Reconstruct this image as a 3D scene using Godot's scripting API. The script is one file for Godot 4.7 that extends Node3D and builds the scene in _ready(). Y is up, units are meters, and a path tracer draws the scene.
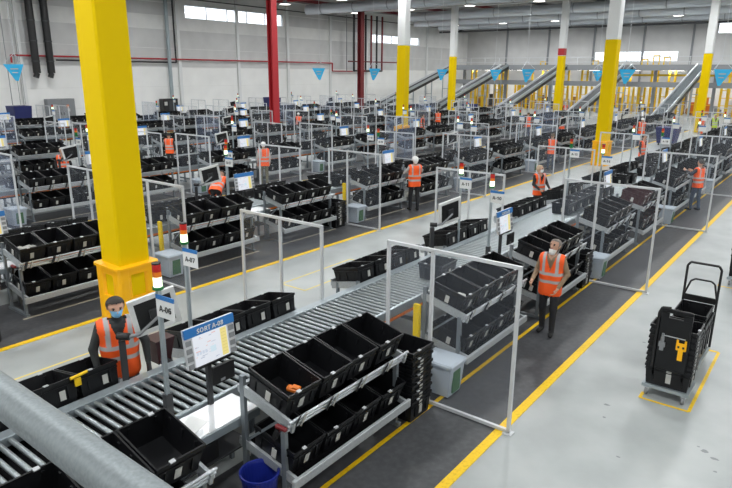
extends Node3D
# Fulfilment hall: six conveyor rows with tilted tote racks, seen from a walkway 4.4 m up.

var M := {}
var meshes := {}
var cam: Camera3D
var rng := RandomNumberGenerator.new()
const PITCH := 6.6
const ROWX := [-5.72, -13.17, -20.62, -28.07, -35.52, -42.97]
const ROWZ := [0.0, -0.75, -0.75, -0.75, -0.75, -0.75]
const ORD := ["first", "second", "third", "fourth", "fifth", "sixth", "seventh", "eighth"]
const WALLX := -48.0
const WALLZ := -87.6
const CEIL := 11.4

# ---------------------------------------------------------------- mesh builder
class MB:
	var v := PackedVector3Array()
	var n := PackedVector3Array()
	var c := PackedColorArray()
	var uv := PackedVector2Array()
	var col := Color.WHITE
	func quad(a: Vector3, b: Vector3, cc: Vector3, d: Vector3) -> void:
		# corners counter-clockwise seen from outside
		var nn := (b - a).cross(d - a)
		if nn.length_squared() < 1e-14: nn = (cc - b).cross(d - b)
		nn = nn.normalized()
		v.append_array([a, cc, b, a, d, cc])
		for i in 6:
			n.append(nn); c.append(col)
		uv.append_array([Vector2(0, 1), Vector2(1, 0), Vector2(1, 1), Vector2(0, 1), Vector2(0, 0), Vector2(1, 0)])
	func tri(a: Vector3, b: Vector3, cc: Vector3, na := Vector3.ZERO, nb := Vector3.ZERO, nc := Vector3.ZERO) -> void:
		var nn := (b - a).cross(cc - a).normalized()
		v.append_array([a, cc, b])
		n.append_array([na if na != Vector3.ZERO else nn, nc if nc != Vector3.ZERO else nn, nb if nb != Vector3.ZERO else nn])
		c.append_array([col, col, col])
		uv.append_array([Vector2.ZERO, Vector2.ZERO, Vector2.ZERO])
	func box(p: Vector3, s: Vector3, bs := Basis()) -> void:
		var h := s / 2
		var q := []
		for i in 8:
			q.append(p + bs * Vector3(h.x * (1 if i & 1 else -1), h.y * (1 if i & 2 else -1), h.z * (1 if i & 4 else -1)))
		quad(q[1], q[5], q[7], q[3]) if false else quad(q[5], q[1], q[3], q[7])
		quad(q[0], q[4], q[6], q[2])
		quad(q[2], q[6], q[7], q[3])
		quad(q[0], q[1], q[5], q[4])
		quad(q[4], q[5], q[7], q[6])
		quad(q[1], q[0], q[2], q[3])
	func hexa(lo: Array, hi: Array) -> void:
		# two rings of four corners, counter-clockwise seen from above
		quad(hi[0], hi[1], hi[2], hi[3])
		quad(lo[3], lo[2], lo[1], lo[0])
		for i in 4:
			var j := (i + 1) % 4
			quad(lo[i], lo[j], hi[j], hi[i])
	func cbox(p: Vector3, s: Vector3, b := 0.01) -> void:
		# box with chamfered edges
		var h := s / 2
		var k := h - Vector3(b, b, b)
		for ax in 3:
			var u := (ax + 1) % 3
			var w := (ax + 2) % 3
			for sg in [-1, 1]:
				var f := []
				for e in [[-1, -1], [1, -1], [1, 1], [-1, 1]]:
					var t := Vector3.ZERO
					t[ax] = h[ax] * sg; t[u] = k[u] * e[0]; t[w] = k[w] * e[1]
					f.append(p + t)
				if sg > 0: quad(f[0], f[1], f[2], f[3])
				else: quad(f[3], f[2], f[1], f[0])
			for su in [-1, 1]:
				for sw in [-1, 1]:
					var a := Vector3.ZERO; var d := Vector3.ZERO
					a[u] = h[u] * su; a[w] = k[w] * sw
					d[u] = k[u] * su; d[w] = h[w] * sw
					var a0 := a; var a1 := a; var d0 := d; var d1 := d
					a0[ax] = -k[ax]; a1[ax] = k[ax]; d0[ax] = -k[ax]; d1[ax] = k[ax]
					if su * sw > 0: quad(p + a0, p + d0, p + d1, p + a1)
					else: quad(p + d0, p + a0, p + a1, p + d1)
		for sx in [-1, 1]:
			for sy in [-1, 1]:
				for sz in [-1, 1]:
					var a := p + Vector3(h.x * sx, k.y * sy, k.z * sz)
					var b2 := p + Vector3(k.x * sx, h.y * sy, k.z * sz)
					var d := p + Vector3(k.x * sx, k.y * sy, h.z * sz)
					if sx * sy * sz > 0: tri(a, b2, d)
					else: tri(a, d, b2)
	func bar(a: Vector3, b: Vector3, w: float, h: float) -> void:
		# box along a-b; w sideways, h up
		var d := b - a
		var L := d.length()
		var x := d / L
		var up := Vector3.UP if absf(x.y) < 0.99 else Vector3.BACK
		var z := x.cross(up).normalized()
		var y := z.cross(x)
		box((a + b) / 2, Vector3(L, h, w), Basis(x, y, z))
	func tube(a: Vector3, b: Vector3, r: float, seg := 8, r2 := -1.0, caps := true) -> void:
		if r2 < 0: r2 = r
		var d := (b - a).normalized()
		var up := Vector3.UP if absf(d.y) < 0.9 else Vector3.RIGHT
		var x := d.cross(up).normalized()
		var y := x.cross(d)
		for i in seg:
			var t0 := TAU * i / seg
			var t1 := TAU * (i + 1) / seg
			var n0 := x * cos(t0) + y * sin(t0)
			var n1 := x * cos(t1) + y * sin(t1)
			var p0 := a + n0 * r; var p1 := a + n1 * r; var p2 := b + n1 * r2; var p3 := b + n0 * r2
			tri(p0, p2, p1, n0, n1, n1)
			tri(p0, p3, p2, n0, n0, n1)
			if caps:
				tri(a, p0, p1)
				tri(b, p2, p3)
	func path(pts: Array, r: float, seg := 8) -> void:
		for i in pts.size() - 1:
			tube(pts[i], pts[i + 1], r, seg)
	func ring(p0: Array, p1: Array, inward := false) -> void:
		# strip between two closed loops of equal count
		for i in p0.size():
			var j := (i + 1) % p0.size()
			if inward: quad(p0[j], p0[i], p1[i], p1[j])
			else: quad(p0[i], p0[j], p1[j], p1[i])
	func lathe(prof: Array, seg := 16, at := Vector3.ZERO) -> void:
		for k in prof.size() - 1:
			for i in seg:
				var t0 := TAU * i / seg
				var t1 := TAU * (i + 1) / seg
				var a: Vector2 = prof[k]; var b: Vector2 = prof[k + 1]
				quad(at + Vector3(a.x * cos(t1), a.y, a.x * sin(t1)), at + Vector3(a.x * cos(t0), a.y, a.x * sin(t0)), at + Vector3(b.x * cos(t0), b.y, b.x * sin(t0)), at + Vector3(b.x * cos(t1), b.y, b.x * sin(t1)))
	func mesh() -> ArrayMesh:
		var arr := []
		arr.resize(Mesh.ARRAY_MAX)
		arr[Mesh.ARRAY_VERTEX] = v
		arr[Mesh.ARRAY_NORMAL] = n
		arr[Mesh.ARRAY_COLOR] = c
		arr[Mesh.ARRAY_TEX_UV] = uv
		var m := ArrayMesh.new()
		m.add_surface_from_arrays(Mesh.PRIMITIVE_TRIANGLES, arr)
		return m

# ---------------------------------------------------------------- node helpers
func thing(called: String, label: String, category: String, at := Vector3.ZERO, turn := 0.0, group := "") -> Node3D:
	var o := Node3D.new()
	o.name = called
	add_child(o, true)
	o.position = at
	o.rotation.y = turn
	tag(o, label, category, group)
	return o

func tag(o: Node, label: String, category: String, group := "", kind := "") -> void:
	o.set_meta("label", label)
	o.set_meta("category", category)
	if group: o.set_meta("group", group)
	if kind: o.set_meta("kind", kind)

func part(called: String, mb, mat: Material, parent: Node) -> MeshInstance3D:
	var o := MeshInstance3D.new()
	o.name = called
	o.mesh = mb.mesh() if mb is MB else mb
	o.material_override = mat
	parent.add_child(o, true)
	return o

func struct(called: String, mb, mat: Material, label: String) -> MeshInstance3D:
	var o := part(called, mb, mat, self)
	o.set_meta("kind", "structure")
	o.set_meta("label", label)
	o.set_meta("category", called.split("_")[0])
	return o

func copy(proto: Node3D, at: Vector3, turn: float, label: String, category: String, group := "") -> Node3D:
	var c: Node3D = proto.duplicate()
	c.name = proto.name
	add_child(c, true)
	c.position = at
	c.rotation.y = turn
	tag(c, label, category, group)
	return c

func sees(p: Vector3, margin := 0.0) -> bool:
	# is the point inside the picture (margin in pixels)?
	var q := cam.transform.affine_inverse() * p
	if q.z > -0.2: return false
	var f := 244.0 / tan(deg_to_rad(cam.fov) / 2)
	var x := 366 + q.x / -q.z * f
	var y := 244 - q.y / -q.z * f
	margin += clampf(600.0 / -q.z, 0.0, 70.0)
	return x > -margin and x < 732 + margin and y > -margin and y < 488 + margin

func sees_any(ps: Array, margin := 0.0) -> bool:
	for p in ps:
		if sees(p, margin): return true
	return false

func away(p: Vector3) -> float:
	return p.distance_to(cam.position)

# ---------------------------------------------------------------- materials
func mat(c: Color, rough := 0.6, metal := 0.0, vcol := false) -> StandardMaterial3D:
	var m := StandardMaterial3D.new()
	m.albedo_color = c
	m.roughness = rough
	m.metallic = metal
	m.vertex_color_use_as_albedo = vcol
	return m

func noise_tex(freq: float, ramp: Array, seed_: int, size := 512, normal := false) -> NoiseTexture2D:
	var t := NoiseTexture2D.new()
	t.width = size; t.height = size; t.seamless = true
	var f := FastNoiseLite.new()
	f.seed = seed_; f.frequency = freq; f.fractal_octaves = 5
	t.noise = f
	if normal:
		t.as_normal_map = true; t.bump_strength = 2.0
	else:
		var g := Gradient.new()
		g.offsets = PackedFloat32Array(); g.colors = PackedColorArray()
		for r in ramp: g.add_point(r[0], r[1])
		t.color_ramp = g
	return t

func tex_mat(freq: float, ramp: Array, seed_: int, scale: float, rough: float, metal := 0.0) -> StandardMaterial3D:
	var m := mat(Color.WHITE, rough, metal)
	m.albedo_texture = noise_tex(freq, ramp, seed_)
	m.uv1_triplanar = true
	m.uv1_world_triplanar = true
	m.uv1_scale = Vector3.ONE * scale
	return m

func glow(c: Color, e: float) -> StandardMaterial3D:
	var m := mat(c, 0.5)
	m.emission_enabled = true
	m.emission = c
	m.emission_energy_multiplier = e
	return m

func g(x: float) -> Color:
	return Color(x, x, x)

func materials() -> void:
	M.floor = tex_mat(0.012, [[0.0, Color(0.595, 0.61, 0.61)], [0.4, Color(0.635, 0.655, 0.652)], [0.6, Color(0.655, 0.673, 0.67)], [1.0, Color(0.69, 0.705, 0.70)]], 3, 0.12, 0.36)
	M.mat = tex_mat(0.03, [[0.0, Color(0.235, 0.24, 0.25)], [0.5, Color(0.27, 0.275, 0.285)], [1.0, Color(0.32, 0.325, 0.335)]], 5, 0.5, 0.45)
	M.tape = tex_mat(0.05, [[0.0, Color(0.80, 0.64, 0.04)], [0.35, Color(0.93, 0.76, 0.05)], [1.0, Color(0.96, 0.80, 0.08)]], 7, 0.7, 0.5)
	M.thin_tape = mat(Color(0.88, 0.80, 0.42), 0.6)
	M.beige_tape = mat(Color(0.72, 0.69, 0.62), 0.6)
	M.stain = mat(Color(0.50, 0.515, 0.52), 0.5)
	M.wall = tex_mat(0.01, [[0.0, Color(0.86, 0.86, 0.85)], [1.0, Color(0.92, 0.92, 0.91)]], 9, 0.1, 0.7)
	M.panel_grey = tex_mat(0.01, [[0.0, Color(0.775, 0.775, 0.77)], [1.0, Color(0.82, 0.82, 0.815)]], 11, 0.1, 0.7)
	M.panel_white = tex_mat(0.01, [[0.0, Color(0.91, 0.91, 0.90)], [1.0, Color(0.945, 0.945, 0.935)]], 13, 0.1, 0.7)
	M.ceiling = tex_mat(0.02, [[0.0, Color(0.50, 0.49, 0.48)], [1.0, Color(0.58, 0.57, 0.56)]], 15, 0.3, 0.8)
	M.white = mat(Color(0.87, 0.875, 0.87), 0.55)
	M.frame = mat(Color(0.80, 0.81, 0.82), 0.4, 0.2)
	M.rack = tex_mat(0.05, [[0.0, Color(0.62, 0.64, 0.65)], [1.0, Color(0.70, 0.72, 0.73)]], 17, 1.0, 0.4, 0.25)
	M.upright = mat(Color(0.50, 0.53, 0.55), 0.4, 0.4)
	M.steel = mat(Color(0.78, 0.80, 0.82), 0.32, 0.6)
	M.roller = mat(Color(0.60, 0.63, 0.64), 0.30, 0.6)
	M.sheet = mat(Color(0.93, 0.94, 0.95), 0.22, 0.25)
	M.rail = mat(Color(0.64, 0.68, 0.70), 0.35, 0.5)
	M.tote = tex_mat(0.08, [[0.0, Color(0.05, 0.053, 0.062)], [1.0, Color(0.09, 0.094, 0.106)]], 19, 1.5, 0.40)
	M.tote.metallic_specular = 0.42
	M.tote_grey = mat(Color(0.21, 0.225, 0.25), 0.45)
	M.tote_red = mat(Color(0.22, 0.09, 0.105), 0.5)
	M.label = mat(Color(0.72, 0.72, 0.70), 0.6)
	M.galvanised = tex_mat(0.09, [[0.0, Color(0.44, 0.47, 0.48)], [1.0, Color(0.56, 0.59, 0.60)]], 23, 3.0, 0.5, 0.3)
	M.clip = mat(Color(0.72, 0.73, 0.74), 0.5)
	M.yellow = mat(Color(0.90, 0.765, 0.0), 0.6)
	M.yellow.metallic_specular = 0.22
	M.guard = mat(Color(1.0, 0.73, 0.0), 0.45)
	M.rack_yellow = mat(Color(0.92, 0.76, 0.10), 0.5)
	M.orange = mat(Color(0.85, 0.45, 0.12), 0.5)
	M.red = mat(Color(0.68, 0.14, 0.17), 0.5)
	M.dark_red = mat(Color(0.42, 0.09, 0.11), 0.5)
	M.black = mat(Color(0.10, 0.10, 0.105), 0.45)
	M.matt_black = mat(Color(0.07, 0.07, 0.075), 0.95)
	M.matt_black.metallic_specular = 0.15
	M.dark = mat(Color(0.20, 0.205, 0.215), 0.5)
	M.grey = mat(Color(0.52, 0.53, 0.54), 0.5)
	M.pipe_grey = mat(Color(0.60, 0.645, 0.66), 0.45)
	M.duct = mat(Color(0.88, 0.90, 0.93), 0.25, 0.4)
	M.blue = mat(Color(0.16, 0.45, 0.72), 0.5)
	M.blue_sign = mat(Color(0.24, 0.74, 0.95), 0.5)
	M.blue_bin = mat(Color(0.10, 0.16, 0.52), 0.4)
	M.navy = mat(Color(0.13, 0.16, 0.38), 0.6)
	M.brown = mat(Color(0.60, 0.45, 0.30), 0.8)
	M.green = mat(Color(0.25, 0.40, 0.28), 0.6)
	M.bin = mat(Color(0.66, 0.70, 0.74), 0.5)
	M.lamp_red = mat(Color(0.75, 0.10, 0.08), 0.3)
	M.lamp_amber = mat(Color(0.90, 0.48, 0.08), 0.3)
	M.lamp_green_off = mat(Color(0.05, 0.42, 0.20), 0.3)
	M.lamp_on = glow(Color(0.92, 1.0, 0.85), 1.6)
	M.screen = glow(Color(0.88, 0.92, 0.98), 1.0)
	M.lamp = glow(Color(1.0, 0.98, 0.95), 6.0)
	var pl := StandardMaterial3D.new()
	pl.albedo_color = Color(0.86, 0.90, 0.96, 0.018)
	pl.roughness = 0.08
	pl.transparency = BaseMaterial3D.TRANSPARENCY_ALPHA
	pl.metallic_specular = 0.18
	M.film = pl
	var fo := StandardMaterial3D.new()
	fo.albedo_color = Color(0.62, 0.68, 0.80, 0.10)
	fo.roughness = 0.12
	fo.transparency = BaseMaterial3D.TRANSPARENCY_ALPHA
	fo.metallic_specular = 0.3
	M.haze_film = fo
	var gl := StandardMaterial3D.new()
	gl.albedo_color = Color(0.95, 0.97, 1.0, 0.12)
	gl.roughness = 0.05
	gl.transparency = BaseMaterial3D.TRANSPARENCY_ALPHA
	M.glass = gl
	# the page shown on a sorting display: printed squares, a diagram and a yellow column
	var im := Image.create(160, 112, false, Image.FORMAT_RGB8)
	im.fill(Color(0.90, 0.92, 0.95))
	im.fill_rect(Rect2i(126, 4, 30, 104), Color(0.93, 0.87, 0.55))
	var r2 := RandomNumberGenerator.new()
	r2.seed = 4
	for i in 26:
		im.fill_rect(Rect2i(r2.randi_range(4, 96), r2.randi_range(6, 100), r2.randi_range(6, 22), r2.randi_range(1, 3)), Color(0.72, 0.75, 0.82) if i % 3 else Color(0.90, 0.72, 0.70))
	for i in 4:
		im.fill_rect(Rect2i(10 + i * 13, 60, 10, 12), Color(0.80, 0.84, 0.90))
	im.fill_rect(Rect2i(74, 56, 26, 22), Color(0.82, 0.90, 0.94))
	for i in 8: im.fill_rect(Rect2i(130, 10 + i * 12, 22, 1), Color(0.78, 0.72, 0.42))
	var it := ImageTexture.create_from_image(im)
	var sm := StandardMaterial3D.new()
	sm.albedo_color = Color(0.05, 0.05, 0.05)
	sm.roughness = 0.3
	sm.emission_enabled = true
	sm.emission = Color.BLACK
	sm.emission_texture = it
	sm.emission_energy_multiplier = 0.95
	M.page = sm

# ---------------------------------------------------------------- _ready
func _ready() -> void:
	rng.seed = 11
	cam = Camera3D.new()
	cam.name = "camera"
	cam.position = Vector3(0, 4.4, 0)
	cam.rotation_degrees = Vector3(-15.493, 37.507, 0.411)
	cam.fov = 43.083
	cam.far = 300
	add_child(cam)
	cam.current = true
	var we := WorldEnvironment.new()
	we.name = "world"
	var env := Environment.new()
	env.background_mode = Environment.BG_SKY
	var sky := Sky.new()
	var pm := ProceduralSkyMaterial.new()
	pm.sky_top_color = Color(0.86, 0.90, 0.95)
	pm.sky_horizon_color = Color(0.93, 0.95, 0.97)
	pm.ground_bottom_color = Color(0.5, 0.5, 0.5)
	pm.ground_horizon_color = Color(0.8, 0.82, 0.84)
	pm.sky_energy_multiplier = 1.6
	sky.sky_material = pm
	env.sky = sky
	env.tonemap_mode = Environment.TONE_MAPPER_LINEAR
	env.tonemap_exposure = 1.0
	env.sdfgi_enabled = true
	env.ssao_enabled = true
	env.ssil_enabled = true
	we.environment = env
	add_child(we)
	materials()
	hall()
	ceiling_lamps()
	columns()
	wall_fittings()
	far_end()
	rows()
	near_things()
	carts()
	people()

# ---------------------------------------------------------------- the hall
func flat(x0: float, x1: float, z0: float, z1: float, y: float, h := 0.004) -> MB:
	var b := MB.new()
	b.box(Vector3((x0 + x1) / 2, y + h / 2, (z0 + z1) / 2), Vector3(absf(x1 - x0), h, absf(z1 - z0)))
	return b

func wall_mesh(axis: int, a0: float, a1: float, inner: float, outer: float, top: float, holes: Array) -> MB:
	# a wall with openings; axis 2 runs along z, axis 0 along x; holes are [from, to, low, high]
	var b := MB.new()
	var at := a0
	var put := func(p0: float, p1: float, y0: float, y1: float) -> void:
		if p1 - p0 < 0.01 or y1 - y0 < 0.01: return
		var c := Vector3((inner + outer) / 2, (y0 + y1) / 2, (p0 + p1) / 2)
		var s := Vector3(absf(outer - inner), y1 - y0, p1 - p0)
		if axis == 0:
			c = Vector3(c.z, c.y, c.x); s = Vector3(s.z, s.y, s.x)
		b.box(c, s)
	for h in holes:
		put.call(at, h[0], 0.0, top)
		put.call(h[0], h[1], 0.0, h[2])
		put.call(h[0], h[1], h[3], top)
		at = h[1]
	put.call(at, a1, 0.0, top)
	return b

const PIL := [-14.7, -21.5, -28.3, -35.1, -41.9, -48.7, -55.5, -62.3, -69.1, -75.9, -82.7]

func hall() -> void:
	var fl := struct("floor", flat(WALLX - 0.3, 16, WALLZ - 0.3, 12, -0.2, 0.2), M.floor, "pale grey polished concrete floor of the hall")
	for r in 6:
		var x: float = ROWX[r]
		part("walkway_mat", flat(x + 0.75, x + 2.78, 4, -57.5, 0.0, 0.006), M.mat, fl)
		part("yellow_line", flat(x + 2.78, x + 2.90, 4, -57.5, 0.0, 0.008), M.tape, fl)
		for k in range(0, 8):
			for o in [0.83, 3.83]:
				var z: float = ROWZ[r] - PITCH * k - o
				if not sees(Vector3(x + 1.8, 0, z - 1), 60) or r > 2 or r == 0: continue
				var m: Material = M.tape if r == 0 else M.beige_tape
				part("rack_tape", flat(x + 1.78, x + 1.84, z + 0.05, z - 2.15, 0.006, 0.003), m, fl)
	part("rack_tape", flat(ROWX[0] + 1.79, ROWX[0] + 1.85, 1.0, -40.0, 0.006, 0.003), M.tape, fl)
	# marked bays in the aisle beyond the first row
	for q in [[-8.43, -9.12, -8.9, -11.25], [-8.43, -9.12, 0.0, -4.6]]:
		part("bay_marking", flat(q[0] - 0.02, q[0] + 0.02, q[2], q[3], 0.0, 0.003), M.thin_tape, fl)
		part("bay_marking", flat(q[1] - 0.02, q[1] + 0.02, q[2], q[3], 0.0, 0.003), M.thin_tape, fl)
		part("bay_marking", flat(q[1] - 0.02, q[0] + 0.02, q[2] - 0.02, q[2] + 0.02, 0.0, 0.003), M.thin_tape, fl)
		part("bay_marking", flat(q[1] - 0.02, q[0] + 0.02, q[3] - 0.02, q[3] + 0.02, 0.0, 0.003), M.thin_tape, fl)
	# yellow corner tape round the tote carts
	for q in [[-1.70, -1.07, -8.60, -10.95], [-1.66, -1.0, -14.72, -16.9]]:
		part("cart_marking", flat(q[0], q[1], q[2] - 0.022, q[2] + 0.022, 0.0, 0.003), M.tape, fl)
		part("cart_marking", flat(q[1] - 0.022, q[1] + 0.022, q[2], q[3], 0.0, 0.003), M.tape, fl)
		part("cart_marking", flat(q[0] - 0.022, q[0] + 0.022, q[2], q[2] - 0.2, 0.0, 0.003), M.tape, fl)
		part("cart_marking", flat(q[0] + 0.35, q[1], q[3] - 0.03, q[3] + 0.03, 0.0, 0.003), M.tape, fl)
	# scuffs and dried drops on the open floor
	for s in [[-2.0, -8.1, 0.035], [-1.93, -7.75, 0.025], [-0.72, -7.72, 0.045], [-0.60, -7.62, 0.035], [-0.80, -7.78, 0.02], [-0.55, -7.35, 0.02], [-1.52, -6.95, 0.02], [-2.15, -10.6, 0.03], [-8.3, -13.2, 0.10]]:
		var b := MB.new()
		var pts := []
		for i in 9:
			var a := TAU * i / 9.0
			pts.append(Vector3(s[0] + cos(a) * s[2] * rng.randf_range(0.7, 1.6), 0.0015, s[1] + sin(a) * s[2] * rng.randf_range(0.5, 1.0)))
		for i in 9: b.tri(Vector3(s[0], 0.0015, s[1]), pts[(i + 1) % 9], pts[i])
		part("stain", b, M.stain, fl)
	# left wall, with clerestory windows
	var wl := struct("wall_left", wall_mesh(2, WALLZ, 12, WALLX, WALLX - 0.3, CEIL, [[-74.2, -63.4, 7.95, 8.95], [-48.2, -36.1, 8.9, 10.05], [-14.0, -4.0, 8.9, 10.05]]), M.wall, "long pale wall with steel pilasters behind the conveyor rows")
	for i in PIL.size():
		var b := MB.new()
		b.cbox(Vector3(WALLX + 0.11, CEIL / 2, PIL[i]), Vector3(0.22, CEIL, 0.30), 0.02)
		part("pilaster", b, M.white, wl)
		if i == PIL.size() - 1: break
		var z0: float = PIL[i] - 0.2
		var z1: float = PIL[i + 1] + 0.2
		var lv := [[0.02, 1.55, 0], [1.58, 3.1, 0], [3.13, 4.68, 0], [4.76, 6.3, 1], [6.33, 7.85, 1], [9.0, 10.0, 1], [10.1, 11.3, 1]]
		var winbay: bool = z1 < -36.0 and z0 > -48.6
		for l in lv:
			var hi: float = l[1]
			if l[0] > 8.9 and (winbay or PIL[i] < -60): continue
			if l[0] > 10.05 and winbay: continue
			part("wall_panel", flat(WALLX, WALLX + 0.03, z0, z1, l[0], hi - l[0]), M.panel_grey if l[2] else M.panel_white, wl)
	for w in [[-48.2, -36.1, 8.9, 10.05], [-74.2, -63.4, 7.95, 8.95]]:
		var b := flat(WALLX - 0.16, WALLX - 0.14, w[0], w[1], w[2], w[3] - w[2])
		var p := struct("window_1" if w[2] > 8.5 else "window_2", b, M.glass, "high strip window glazing in the long pale wall" if w[2] > 8.5 else "strip window glazing behind the red riser pipes")
		var f := MB.new()
		var n := 5
		for i in n + 1:
			f.box(Vector3(WALLX - 0.12, (w[2] + w[3]) / 2, lerpf(w[0], w[1], i / float(n))), Vector3(0.08, w[3] - w[2], 0.06))
		f.box(Vector3(WALLX - 0.12, w[2] + 0.03, (w[0] + w[1]) / 2), Vector3(0.08, 0.06, w[1] - w[0]))
		f.box(Vector3(WALLX - 0.12, w[3] - 0.03, (w[0] + w[1]) / 2), Vector3(0.08, 0.06, w[1] - w[0]))
		part("window_frame", f, M.frame, p)
	# far wall
	var eh := [[-28.7, -18.4, 6.1, 7.25], [-14.3, -5.0, 9.25, 10.4]]
	var we := struct("wall_back", wall_mesh(0, WALLX, 16, WALLZ, WALLZ - 0.3, CEIL, eh), M.panel_grey, "far grey end wall behind the steel mezzanine")
	for x in [-41.5, -35.2, -28.9, -22.6, -16.9, -10.2, -4.0]:
		var b := MB.new()
		b.box(Vector3(x, CEIL / 2, WALLZ + 0.10), Vector3(0.22, CEIL, 0.2))
		part("pilaster", b, M.grey, we)
	for w in eh:
		var p := struct("window_3" if w[2] < 8 else "window_4", flat(w[0], w[1], WALLZ - 0.14, WALLZ - 0.16, w[2], w[3] - w[2]), M.glass, "wide strip window glazing in the far end wall" if w[2] < 8 else "strip window glazing high up beside the last pillar")
		var f := MB.new()
		for i in 6:
			f.box(Vector3(lerpf(w[0], w[1], i / 5.0), (w[2] + w[3]) / 2, WALLZ - 0.12), Vector3(0.06, w[3] - w[2], 0.08))
		part("window_frame", f, M.frame, p)
	struct("wall_right", flat(16, 16.3, WALLZ, 12, 0, CEIL), M.wall, "plain pale side wall beyond the open floor")
	struct("wall_front", flat(WALLX, 16, 12, 12.3, 0, CEIL), M.wall, "plain pale wall behind the walkway")
	# roof: deck with ribs, beams on the pillar lines, purlins
	var ce := struct("ceiling", flat(WALLX - 0.3, 16.3, WALLZ - 0.3, 12.3, CEIL, 0.25), M.ceiling, "dark ribbed roof deck on steel beams")
	for z in [-5.6, -31.8, -57.0, -83.0]:
		var b := MB.new()
		b.box(Vector3(-16, CEIL - 0.35, z), Vector3(63.9, 0.7, 0.45))
		part("roof_beam", b, M.white, ce)
	for i in 11:
		var b := MB.new()
		b.box(Vector3(-45.0 + i * 6.0, CEIL - 0.16, -37.6), Vector3(0.25, 0.3, 99.0))
		part("purlin", b, M.dark_red if i < 3 else M.dark, ce)

func ceiling_lamps() -> void:
	# round high-bay lamps under the roof; the first is the pattern
	var xs := [-41.2, -34.7, -28.3, -21.9, -15.5, -9.0, -2.6, 3.8, 10.2]
	for i in 9:
		for j in 10:
			var p := Vector3(xs[i], 10.15, 8.3 - 10.0 * j)
			var o: Node3D
			if i == 0 and j == 0:
				o = thing("ceiling_lamp", "", "lamp", p)
				var b := MB.new()
				b.lathe([Vector2(0.0, 0.32), Vector2(0.16, 0.32), Vector2(0.24, 0.16), Vector2(0.50, 0.04), Vector2(0.52, 0.0), Vector2(0.48, 0.0)], 20)
				part("housing", b, M.frame, o)
				var d := MB.new()
				d.lathe([Vector2(0.0, 0.012), Vector2(0.475, 0.012)], 20)
				part("lens", d, M.lamp, o)
				var c := MB.new()
				c.tube(Vector3(0, 0.3, 0), Vector3(0, CEIL - 10.15, 0), 0.012, 6)
				part("hanger", c, M.dark, o)
				var l := AreaLight3D.new()
				l.name = "light"
				l.area_size = Vector2(0.85, 0.85)
				l.light_color = Color(0.985, 0.995, 1.0)
				l.light_energy = LAMP_E
				l.area_range = 120.0
				l.area_attenuation = 2.0
				l.shadow_enabled = true
				l.rotation_degrees = Vector3(-90, 0, 0)
				l.position = Vector3(0, -0.01, 0)
				o.add_child(l)
				meshes.lamp = o
			else:
				o = copy(meshes.lamp, p, 0, "", "lamp")
			tag(o, "round white high-bay lamp hanging under the dark roof", "lamp", "high-bay lamps under the roof")

const LAMP_E := 28.0

# ---------------------------------------------------------------- pillars
func pillar(x: float, z: float, kind: String, label: String, guarded: bool) -> void:
	var s := 0.56
	var t := thing("red_pillar" if kind == "red" or kind == "crimson" else "yellow_pillar", label, "pillar", Vector3(x, 0, z))
	var b := MB.new()
	if kind == "red" or kind == "crimson":
		var rm: Material = M.red if kind == "red" else M.dark_red
		# an I-section painted red
		b.box(Vector3(0, CEIL / 2 - 0.35, 0), Vector3(0.30, CEIL - 0.7, 0.10))
		part("web", b, rm, t)
		for sx in [-1, 1]:
			var f := MB.new()
			f.cbox(Vector3(0.19 * sx, CEIL / 2 - 0.35, 0), Vector3(0.10, CEIL - 0.7, 0.52), 0.015)
			part("flange", f, rm, t)
		return
	b.cbox(Vector3(0, 3.0, 0), Vector3(s + 0.02, 6.0, s + 0.02), 0.03)
	part("yellow_casing", b, M.yellow, t)
	var w := MB.new()
	w.cbox(Vector3(0, (6.0 + CEIL - 0.7) / 2, 0), Vector3(s, CEIL - 6.7, s), 0.03)
	part("shaft", w, M.white, t)
	if kind == "banded":
		var r := MB.new()
		r.cbox(Vector3(0, 6.35, 0), Vector3(s + 0.03, 0.62, s + 0.03), 0.02)
		part("red_band", r, M.red, t)
	if guarded:
		guard(t)

func rounded(hx: float, hz: float, r: float, y: float, cz := 0.0) -> Array:
	var out := []
	for q in 4:
		var cx := (hx - r) * (1 if q == 0 or q == 3 else -1)
		var cc := (hz - r) * (1 if q < 2 else -1)
		for k in 4:
			var a := PI / 2 * q + PI / 2 * k / 3.0
			out.append(Vector3(cx + cos(a) * r, y, cc + sin(a) * r + cz))
	out.reverse()
	return out

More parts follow.
